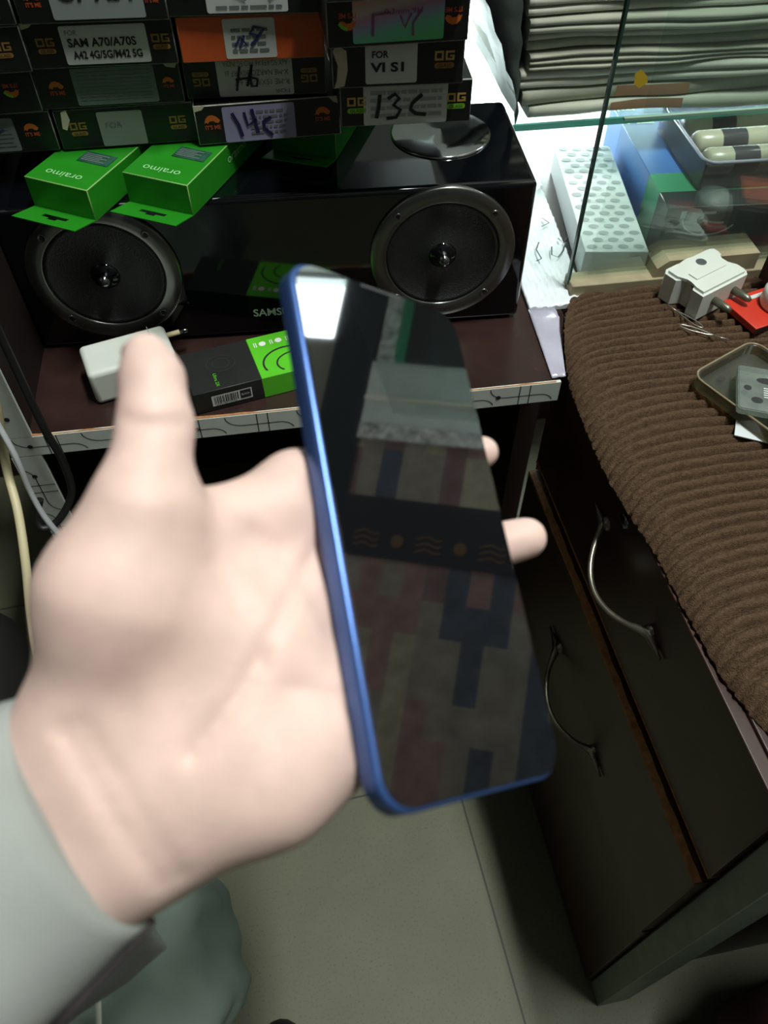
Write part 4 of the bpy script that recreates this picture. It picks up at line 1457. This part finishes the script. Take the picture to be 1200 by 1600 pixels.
# clear phone case with a bare board inside, and a white card under it
cd = thing('white_card', 'white card sticking out below the clear phone case', 'card', (0.3344, 0.3900, ZM + 0.0003), math.radians(-28))
MB().use(mat('white glossy card', (214, 222, 224), 0.3)).box(0, 0.09, 0, 0.055, 0, 0.0012, bev=0.0003).build('sheet', cd)
c0 = atZ(1108, 612, ZM + 0.010)
pc = thing('clear_phone_case', 'yellowed clear phone case with camera cutouts, at the right photo edge', 'phone case', (0.3331 - 0.012, 0.4423 + 0.006, ZM + 0.0022), math.radians(-64))
M_YCLEAR = glass_mat('yellowed clear silicone', (206, 198, 172), 1.0, haze=0.05, rough=0.12)
out_ = rr_pts(-0.002, 0.0, 0.150, 0.075, 0.011, 6)
inn_ = rr_pts(0.0002, 0.0022, 0.1478, 0.0728, 0.009, 6)
mb = MB().use(M_YCLEAR)
mb.prism(out_, TOPF, 0.0, 0.0014)
n = len(out_)
for i in range(n):
    j = (i + 1) % n
    o0, o1, i0, i1 = out_[i], out_[j], inn_[i], inn_[j]
    zt_ = 0.0105
    mb.face([(*o0, 0.0014), (*o1, 0.0014), (*o1, zt_), (*o0, zt_)], True)
    mb.face([(*i1, 0.0014), (*i0, 0.0014), (*i0, zt_), (*i1, zt_)], True)
    mb.face([(*o0, zt_), (*o1, zt_), (*i1, zt_), (*i0, zt_)])
mb.build('shell', pc)
mb = MB().use(mat('glossy silicone rim', (132, 120, 94), 0.15)).tube([(*p, 0.0108) for p in out_] + [(*out_[0], 0.0108)], 0.0009, 8, caps=False)
mb.build('rim', pc)
mb = MB().use(mat('dark cutout', (46, 40, 32), 0.6))
for (u, v, a, b) in ((0.010, 0.026, 0.0026, 0.004), (0.016, 0.036, 0.0012, 0.004), (0.026, 0.040, 0.003, 0.0036)):
    mb.poly(TOPF, arc(u, v, a, 0, 330, 11, b), 0.0017)
mb.build('cutout', pc, normals=False)
q0 = atZ(1165, 640, ZM + 0.014)
ip = thing('clear_insert', 'clear plastic insert with dark slots, lying in the clear phone case', 'insert', (0.3384 + 0.012, 0.4007 + 0.008, ZM + 0.0135), math.radians(-24))
mb = MB().use(glass_mat('pale clear plastic', (205, 215, 205), 1.0, haze=0.16, rough=0.1)).prism(rr_pts(-0.010, -0.012, 0.060, 0.040, 0.003, 3), TOPF, 0, 0.006, bev=0.0008)
mb.build('block', ip)
mb = MB().use(M_INK)
mb.poly(TOPF, arc(0.012, 0.024, 0.0085, 0, 330, 11, 0.0036), 0.0063)
mb.poly(TOPF, arc(0.004, 0.000, 0.0045, 0, 330, 11, 0.0036), 0.0063)
mb.poly(TOPF, arc(-0.003, 0.013, 0.003, 0, 330, 11, 0.003), 0.0063)
mb.use(mat('grey slot', (120, 132, 124), 0.5)).rect(TOPF, 0.020, -0.010, 0.023, 0.02, 0.0063).rect(TOPF, 0.028, -0.010, 0.05, 0.03, 0.0063)
mb.use(M_LABEL)
for k in range(5):
    mb.rect(TOPF, 0.009, 0.004 + k * 0.0026, 0.018, 0.0052 + k * 0.0026, 0.0064)
mb.build('slot', ip, normals=False)

# ------------------------------------------------------------------ the phone held in the hand
PW, PLN, PT = 0.0755, 0.1645, 0.0088
PRX = Matrix(((0.7793533440798042, -0.04426118949429678, 0.625019449438133), (0.25219752859649647, 0.935293612708459, -0.24823832217538883), (-0.573589375460561, 0.35109372698933217, 0.7400867673640334)))
PPOS = Vector((0.03569083479702092, 0.1484048446881441, 0.5973332206588159 + 0.26))
PMX = Matrix.Translation(PPOS) @ PRX.to_4x4()


def PL(u, v, w_):
    return PMX @ Vector((u, v, w_))


ph = thing('smartphone', 'dark-screened smartphone with blue side frame, held in the open hand', 'phone', PPOS)
ph.rotation_euler = PRX.to_euler()
M_PHBLUE = mat('metallic blue frame', (68, 100, 162), 0.26, metal=0.55)
mb = MB().use(M_PHBLUE)
prof = [(-0.0002, -0.0018), (0.0, -0.0026), (-0.00045, -0.0066), (0.0006, -0.0080), (0.0024, -PT)]
rows = []
for ins, z in [(0.0016, -0.0007), (0.0006, -0.0010)] + prof:
    rows.append([(*p, z) for p in rr_pts(-PW / 2 + ins, -PLN / 2 + ins, PW / 2 - ins, PLN / 2 - ins, 0.0105 - ins * 0.7, 8)])
mb.grid(rows, closed_v=True)
mb.build('frame', ph)
mb = MB().use(mat('blue back cover', (48, 84, 156), 0.3))
mb.prism(rr_pts(-PW / 2 + 0.0022, -PLN / 2 + 0.0022, PW / 2 - 0.0022, PLN / 2 - 0.0022, 0.009, 8), TOPF, -PT - 0.0002, -PT + 0.0006)
mb.build('back_cover', ph)
M_SCREEN = mat('black glass screen', (5, 5, 6), 0.03, ior=2.4, spec=0.5)
mb = MB().use(M_SCREEN)
mb.prism(rr_pts(-PW / 2 + 0.0013, -PLN / 2 + 0.0013, PW / 2 - 0.0013, PLN / 2 - 0.0013, 0.0095, 10), TOPF, -0.0012, 0.0, bev=0.0005)
mb.build('screen', ph)
mb = MB().use(mat('grey earpiece mesh', (60, 62, 64), 0.4)).prism(rr_pts(-0.009, PLN / 2 - 0.0026, 0.009, PLN / 2 - 0.0018, 0.0004, 2), TOPF, 0.0, 0.0002)
mb.build('earpiece', ph)

# ------------------------------------------------------------------ the person: hand and forearm as one continuous skin
def build_hand():
    A = np.array

    def V(p):
        return np.array([p.x, p.y, p.z], dtype=np.float32)
    vox = 0.0016
    lo = V(D(100, 1000, .21)) - 0.0
    pts_all = []
    prims = []

    def cone(a, b, ra, rb, k=0.006):
        prims.append(('c', V(a), V(b), ra, rb, k))
        pts_all.extend([V(a), V(b)])

    def ell(c, ax, k=0.008):
        """ax: three scaled axis vectors"""
        prims.append(('e', V(c), [V(x) for x in ax], k))
        pts_all.append(V(c))
    # forearm
    cone(D(35, 1275, .212), D(124, 1182, .215), 0.0170, 0.0140, 0.010)
    cone(D(85, 1395, .212), D(172, 1306, .215), 0.0180, 0.0158, 0.010)
    # metacarpal block
    MC_ = [PL(-.031, .013, -.0215), PL(-.026, -.010, -.0235), PL(-.027, -.036, -.0235), PL(-.031, -.058, -.0215)]
    W_ = [D(142, 1128, .216), D(130, 1190, .218), D(155, 1260, .218), D(185, 1318, .216)]
    for a, b, ra, rb in zip(W_, MC_, (.0145, .0160, .0165, .0165), (.0105, .0110, .0105, .0105)):
        cone(a, b, ra, rb, 0.014)
    # carpal filler and eminences
    cone(D(142, 1140, .213), D(188, 930, .207), 0.0150, 0.0190, 0.014)          # thenar
    cone(D(188, 930, .207), D(226, 800, .206), 0.0190, 0.0135, 0.012)
    cone(D(228, 1302, .212), D(420, 1210, .214), 0.0152, 0.0158, 0.014)        # hypothenar
    cone(D(420, 1210, .214), D(545, 1115, .223), 0.0158, 0.0138, 0.014)
    cone(D(235, 860, .216), D(455, 790, .237), 0.0125, 0.0110, 0.012)          # web
    cone(D(222, 1215, .2125), D(400, 1015, .219), 0.0165, 0.0160, 0.016)     # valley between the eminences
    cone(D(300, 960, .222), D(440, 960, .230), 0.0155, 0.0145, 0.014)          # palm hollow
    # thumb
    cone(D(226, 800, .206), D(243, 665, .211), 0.0126, 0.0092, 0.007)
    cone(D(243, 665, .211), D(237, 592, .214), 0.0094, 0.0082, 0.005)
    cone(D(237, 592, .214), D(228, 554, .215), 0.0082, 0.0060, 0.004)
    # fingers
    FG = [[MC_[0], PL(.010, .025, -.0200), PL(.034, .031, -.0190), PL(.0475, .0315, -.0095)],
          [MC_[1], PL(.018, -.006, -.0200), PL(.045, -.003, -.0185), PL(.0595, -.0015, -.0085)],
          [MC_[2], PL(.012, -.032, -.0200), PL(.031, -.028, -.0185), PL(.0420, -.0265, -.0125)],
          [MC_[3], PL(-.001, -.052, -.0185), PL(.016, -.048, -.0175), PL(.0280, -.046, -.0150)]]
    FR = [(.0108, .0092, .0082, .0060), (.0112, .0096, .0086, .0076), (.0108, .0092, .0082, .0070), (.0100, .0082, .0073, .0060)]
    for jn, rr in zip(FG, FR):
        for i in range(3):
            cone(jn[i], jn[i + 1], rr[i], rr[i + 1], 0.0035 if i else 0.008)
    P = A(pts_all)
    lo, hi = P.min(0) - 0.034, P.max(0) + 0.034
    n = np.ceil((hi - lo) / vox).astype(int) + 1
    gx, gy, gz = [lo[i] + vox * np.arange(n[i], dtype=np.float32) for i in range(3)]
    X, Y, Z = np.meshgrid(gx, gy, gz, indexing='ij')
    Q = np.stack([X, Y, Z], -1).reshape(-1, 3).astype(np.float32)
    d = np.full(len(Q), 1.0, np.float32)

    def sd_cone(p, a, b, ra, rb):
        ab = b - a
        t_ = np.clip(((p - a) @ ab) / (ab @ ab), 0, 1)
        return np.linalg.norm(p - a - t_[:, None] * ab, axis=1) - (ra + (rb - ra) * t_)
    for pr_ in prims:
        if pr_[0] == 'c':
            _, a, b, ra, rb, k = pr_
            # only evaluate near the primitive
            mn, mx_ = np.minimum(a, b) - max(ra, rb) - 0.03, np.maximum(a, b) + max(ra, rb) + 0.03
            m_ = np.all((Q > mn) & (Q < mx_), axis=1)
            e = sd_cone(Q[m_], a, b, ra, rb)
            dd = d[m_]
            h = np.clip(0.5 + 0.5 * (dd - e) / k, 0, 1)
            d[m_] = dd * (1 - h) + e * h - k * h * (1 - h)
    # palm and wrist creases, thumb joint folds: shallow grooves
    creases = [([(500, 850), (455, 930), (415, 1010), (370, 1090), (300, 1180)], 0.0015, .0022),
               ([(330, 880), (385, 960), (410, 1040)], 0.0010, .0022),
               ([(395, 830), (470, 900), (520, 990)], 0.0010, .0022),
               ([(100, 1140), (150, 1225), (195, 1300), (250, 1378)], 0.0015, .0024),
               ([(130, 1130), (185, 1220), (232, 1295), (280, 1365)], 0.0012, .0022),
               ([(198, 655), (240, 668), (286, 660)], 0.0012, .0020),
               ([(180, 740), (225, 752), (275, 745)], 0.0008, .0022),
               ([(455, 1075), (515, 1090), (550, 1100)], 0.0010, .0022)]
    groove = np.zeros(len(Q), np.float32)
    near = np.abs(d) < 0.006
    Qn = Q[near]
    rel = Qn - V(CAMP)
    dep = rel @ V(_F)
    ux = 600 + FPX * (rel @ V(_R)) / dep
    uy = 800 - FPX * (rel @ V(_U)) / dep
    front = dep < 0.236
    gsum = np.zeros(len(Qn), np.float32)
    for pts, amp, wd in creases:
        best = np.full(len(Qn), 1e9, np.float32)
        for (xa, ya), (xb, yb) in zip(pts, pts[1:]):
            dx, dy = xb - xa, yb - ya
            t_ = np.clip(((ux - xa) * dx + (uy - ya) * dy) / (dx * dx + dy * dy), 0, 1)
            best = np.minimum(best, np.hypot(ux - xa - t_ * dx, uy - ya - t_ * dy))
        mm = best * dep / FPX
        gsum += amp * np.exp(-(mm / wd) ** 2)
    d[near] += gsum * front
    # press the phone into the flesh: nothing of the hand inside the phone body
    inv = PMX.inverted()
    Mi = np.array(inv, dtype=np.float32)
    L_ = Q @ Mi[:3, :3].T + Mi[:3, 3]
    q = np.abs(L_ - A([0, 0, -PT / 2], dtype=np.float32)) - A([PW / 2 + .0002, PLN / 2 + .0002, PT / 2 + .0003], dtype=np.float32)
    sb_ = np.linalg.norm(np.maximum(q, 0), axis=1) + np.minimum(q.max(1), 0)
    d = np.maximum(d, -sb_)
    G = d.reshape(n)
    # surface nets
    ins = G < 0
    c = [ins[i:n[0] - 1 + i, j:n[1] - 1 + j, k:n[2] - 1 + k] for i in (0, 1) for j in (0, 1) for k in (0, 1)]
    s_ = sum(x.astype(np.int8) for x in c)
    cell = (s_ > 0) & (s_ < 8)
    idx = -np.ones(cell.shape, np.int64)
    ci = np.argwhere(cell)
    idx[cell] = np.arange(len(ci))
    acc = np.zeros((len(ci), 3), np.float64)
    cnt = np.zeros(len(ci))
    corners = [(i, j, k) for i in (0, 1) for j in (0, 1) for k in (0, 1)]
    for a in range(8):
        for b in range(a + 1, 8):
            ca, cb2 = A(corners[a]), A(corners[b])
            if np.abs(ca - cb2).sum() != 1:
                continue
            va = G[tuple((ci + ca).T)]
            vb = G[tuple((ci + cb2).T)]
            m_ = (va < 0) != (vb < 0)
            t_ = np.where(m_, va / np.where(m_, va - vb, 1), 0)
            acc += m_[:, None] * (ca + t_[:, None] * (cb2 - ca))
            cnt += m_
    verts = (ci + acc / cnt[:, None]) * vox + lo
    faces = []
    for ax in range(3):
        o1, o2 = [x for x in range(3) if x != ax]
        sl0 = [slice(1, -1)] * 3
        sl1 = [slice(1, -1)] * 3
        sl0[ax] = slice(0, -1)
        sl1[ax] = slice(1, None)
        a0, a1 = ins[tuple(sl0)], ins[tuple(sl1)]
        e = np.argwhere(a0 != a1)
        fl = a0[tuple(e.T)]
        base = e + 1
        base[:, ax] -= 1
        q4 = []
        for (p, r) in ((0, 0), (1, 0), (1, 1), (0, 1)):
            bb_ = base.copy()
            bb_[:, o1] -= p
            bb_[:, o2] -= r
            q4.append(idx[tuple(bb_.T)])
        q4 = np.stack(q4, 1)
        q4 = q4[(q4 >= 0).all(1)]
        faces.append(q4)
    faces = np.concatenate(faces)
    me = bpy.data.meshes.new('person')
    me.from_pydata(verts.tolist(), [], faces.tolist())
    bm = bmesh.new()
    bm.from_mesh(me)
    bmesh.ops.recalc_face_normals(bm, faces=bm.faces[:])
    for _ in range(3):
        bmesh.ops.smooth_vert(bm, verts=bm.verts[:], factor=0.5, use_axis_x=True, use_axis_y=True, use_axis_z=True)
    for f_ in bm.faces:
        f_.smooth = True
    bm.to_mesh(me)
    bm.free()
    return me


M_SKIN = mat('skin', (220, 190, 180), 0.5, var=0.10, vscale=55, bump=0.10, bscale=900, sss=0.12, spec=0.3)
hand_me = build_hand()
hand_me.materials.append(M_SKIN)
person = bpy.data.objects.new('person', hand_me)
COL.objects.link(person)
tag(person, 'person whose open left hand in a pale grey sleeve holds the phone', 'person')
# thumb nail, seen edge-on at the left of the tip
nb = MB().use(mat('pale nail', (206, 146, 128), 0.25))
_ax = (D(236, 592, .214) - D(226, 546, .2155)).normalized()
_si = (-_R * 0.9 + _F * 0.35).normalized()
_nn = _ax.cross(_si)
rows = []
for i in range(13):
    t_ = -1 + 2 * i / 12
    rr_ = math.sqrt(max(0.02, 1 - abs(t_) ** 3))
    rows.append([D(229, 562, .2155) + _ax * (0.0062 * t_) + _si * (0.0078 * math.cos(a * 2 * PI / 16) * rr_ * 0.98) + _nn * (0.0040 * math.sin(a * 2 * PI / 16) * rr_) for a in range(16)])
nb.grid(rows, closed_v=True, caps=True)
nb.build('thumb_nail', person)


def loft(name, rings, m, parent, n=40, wrinkle=0.0, seed=0, caps=True, wr_scale=40, closed=True):
    rows = []
    for (pa, pb_, d_, th) in rings:
        a, b = D(*pa, d_), D(*pb_, d_)
        c = (a + b) / 2
        e = (b - a) / 2
        row = []
        for k in range(n):
            an = 2 * PI * k / n
            p = c + e * math.cos(an) - _F * (th * math.sin(an))
            if wrinkle:
                nn = (e.normalized() * math.cos(an) - _F * math.sin(an))
                p = p + nn * wrinkle * (mnoise.noise(p * wr_scale + Vector((seed, 0, 0))) + 0.5 * mnoise.noise(p * wr_scale * 2.3))
            row.append(p)
        rows.append(row)
    mb = MB().use(m)
    mb.grid(rows, closed_v=True, caps=caps)
    return mb.build(name, parent)


def dense(rings, k=5):
    out = []
    for r0, r1 in zip(rings, rings[1:]):
        for i in range(k):
            t_ = i / k
            L2 = lambda p, q: (p[0] + (q[0] - p[0]) * t_, p[1] + (q[1] - p[1]) * t_)
            out.append((L2(r0[0], r1[0]), L2(r0[1], r1[1]), r0[2] + (r1[2] - r0[2]) * t_, r0[3] + (r1[3] - r0[3]) * t_))
    out.append(rings[-1])
    return out


M_SLEEVE = mat('pale grey woven cloth', (154, 158, 155), 0.85, var=0.06, vscale=30, bump=0.25, bscale=1400, spec=0.15)
sl = [((44, 1092), (228, 1398), .216, .0225), ((36, 1084), (236, 1412), .216, .0265), ((20, 1092), (236, 1440), .214, .0285), ((-40, 1112), (160, 1517), .209, .032), ((-120, 1135), (95, 1585), .203, .035), ((-260, 1180), (0, 1690), .195, .038)]
loft('sleeve', dense(sl, 6), M_SLEEVE, person, 56, 0.0016, 3, caps=False, wr_scale=22)
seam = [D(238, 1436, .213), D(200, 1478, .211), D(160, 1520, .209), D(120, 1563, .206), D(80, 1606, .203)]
MB().use(mat('dark cuff line', (70, 62, 64), 0.7)).tube(seam, 0.0016, 8).build('cuff_line', person)  # thin dark line following the sleeve's lower edge
M_GARM = mat('grey green cloth', (124, 138, 130), 0.85, var=0.12, vscale=12, bump=0.25, bscale=900, spec=0.15)
ga = [((-60, 1240), (278, 1270), .60, .05), ((-60, 1330), (312, 1345), .60, .07), ((-60, 1400), (335, 1405), .59, .08), ((-60, 1470), (355, 1465), .58, .085), ((-60, 1540), (374, 1545), .57, .085), ((-60, 1590), (372, 1590), .56, .08), ((-60, 1680), (345, 1680), .55, .075), ((-60, 1850), (300, 1850), .54, .07)]
loft('garment', dense(ga, 6), M_GARM, person, 90, 0.011, 9, wr_scale=24)
fl = [((228, 1438), (236, 1442), .34, .003), ((190, 1480), (262, 1482), .34, .004), ((130, 1535), (200, 1535), .34, .004), ((70, 1590), (130, 1580), .34, .004), ((0, 1660), (60, 1640), .34, .004)]
loft('shirt_hem', dense(fl, 4), M_SLEEVE, person, 20, 0.001, 5)
loft('drawstring', [((148, 1562), (158, 1562), .42, .0015), ((149, 1600), (159, 1600), .42, .0015), ((146, 1660), (156, 1660), .42, .0015)], mat('white cord', (225, 225, 215), 0.7), person, 10)
# shoe toe on the floor
mb = MB().use(mat('black leather shoe', (18, 18, 18), 0.4))
sp0 = atZ(436, 1590, 0.03)
mb.grid([[(sp0.x + 0.047 * math.sin(i * PI / 16) * math.cos(a * PI / 12), sp0.y - 0.105 + 0.105 * math.cos(i * PI / 16), max(0.002, 0.022 + 0.036 * math.sin(i * PI / 16) * math.sin(a * PI / 12))) for a in range(24)] for i in range(17)], closed_v=True, caps=True)
mb.build('shoe', person)

# ------------------------------------------------------------------ dim things on the floor at the photo's edges
def lumpy(name, c, r, m, label, cat, seed):
    rows = []
    for i in range(25):
        ph_ = PI * i / 24
        row = []
        for a in range(36):
            an = 2 * PI * a / 36
            p = Vector((math.copysign(abs(math.sin(ph_) * math.cos(an)) ** 0.45, math.cos(an)), math.copysign(abs(math.sin(ph_) * math.sin(an)) ** 0.45, math.sin(an)), math.copysign(abs(math.cos(ph_)) ** 0.45, math.cos(ph_))))
            k = 1 + 0.10 * mnoise.noise(p * 2.2 + Vector((seed, 0, 0))) + 0.04 * mnoise.noise(p * 6)
            row.append((c[0] + r[0] * p.x * k, c[1] + r[1] * p.y * k, max(0.002, c[2] + r[2] * p.z * k)))
        rows.append(row)
    mb = MB().use(m)
    mb.grid(rows, closed_v=True, caps=True)
    return tag(mb.build(name), label, cat)


lumpy('cloth_bag', (0.53, -0.035, 0.20), (0.20, 0.115, 0.21), mat('dark maroon cloth', (46, 12, 14), 0.9, var=0.5, vscale=14), 'dark maroon cloth bag on the floor against the near end of the cabinet', 'bag', 2)
lumpy('black_bag', (-0.44, 0.36, 0.20), (0.15, 0.13, 0.22), mat('black nylon', (30, 28, 27), 0.6, var=0.3, vscale=10), 'black bag standing on the floor at the left photo edge behind the cream cable', 'bag', 5)
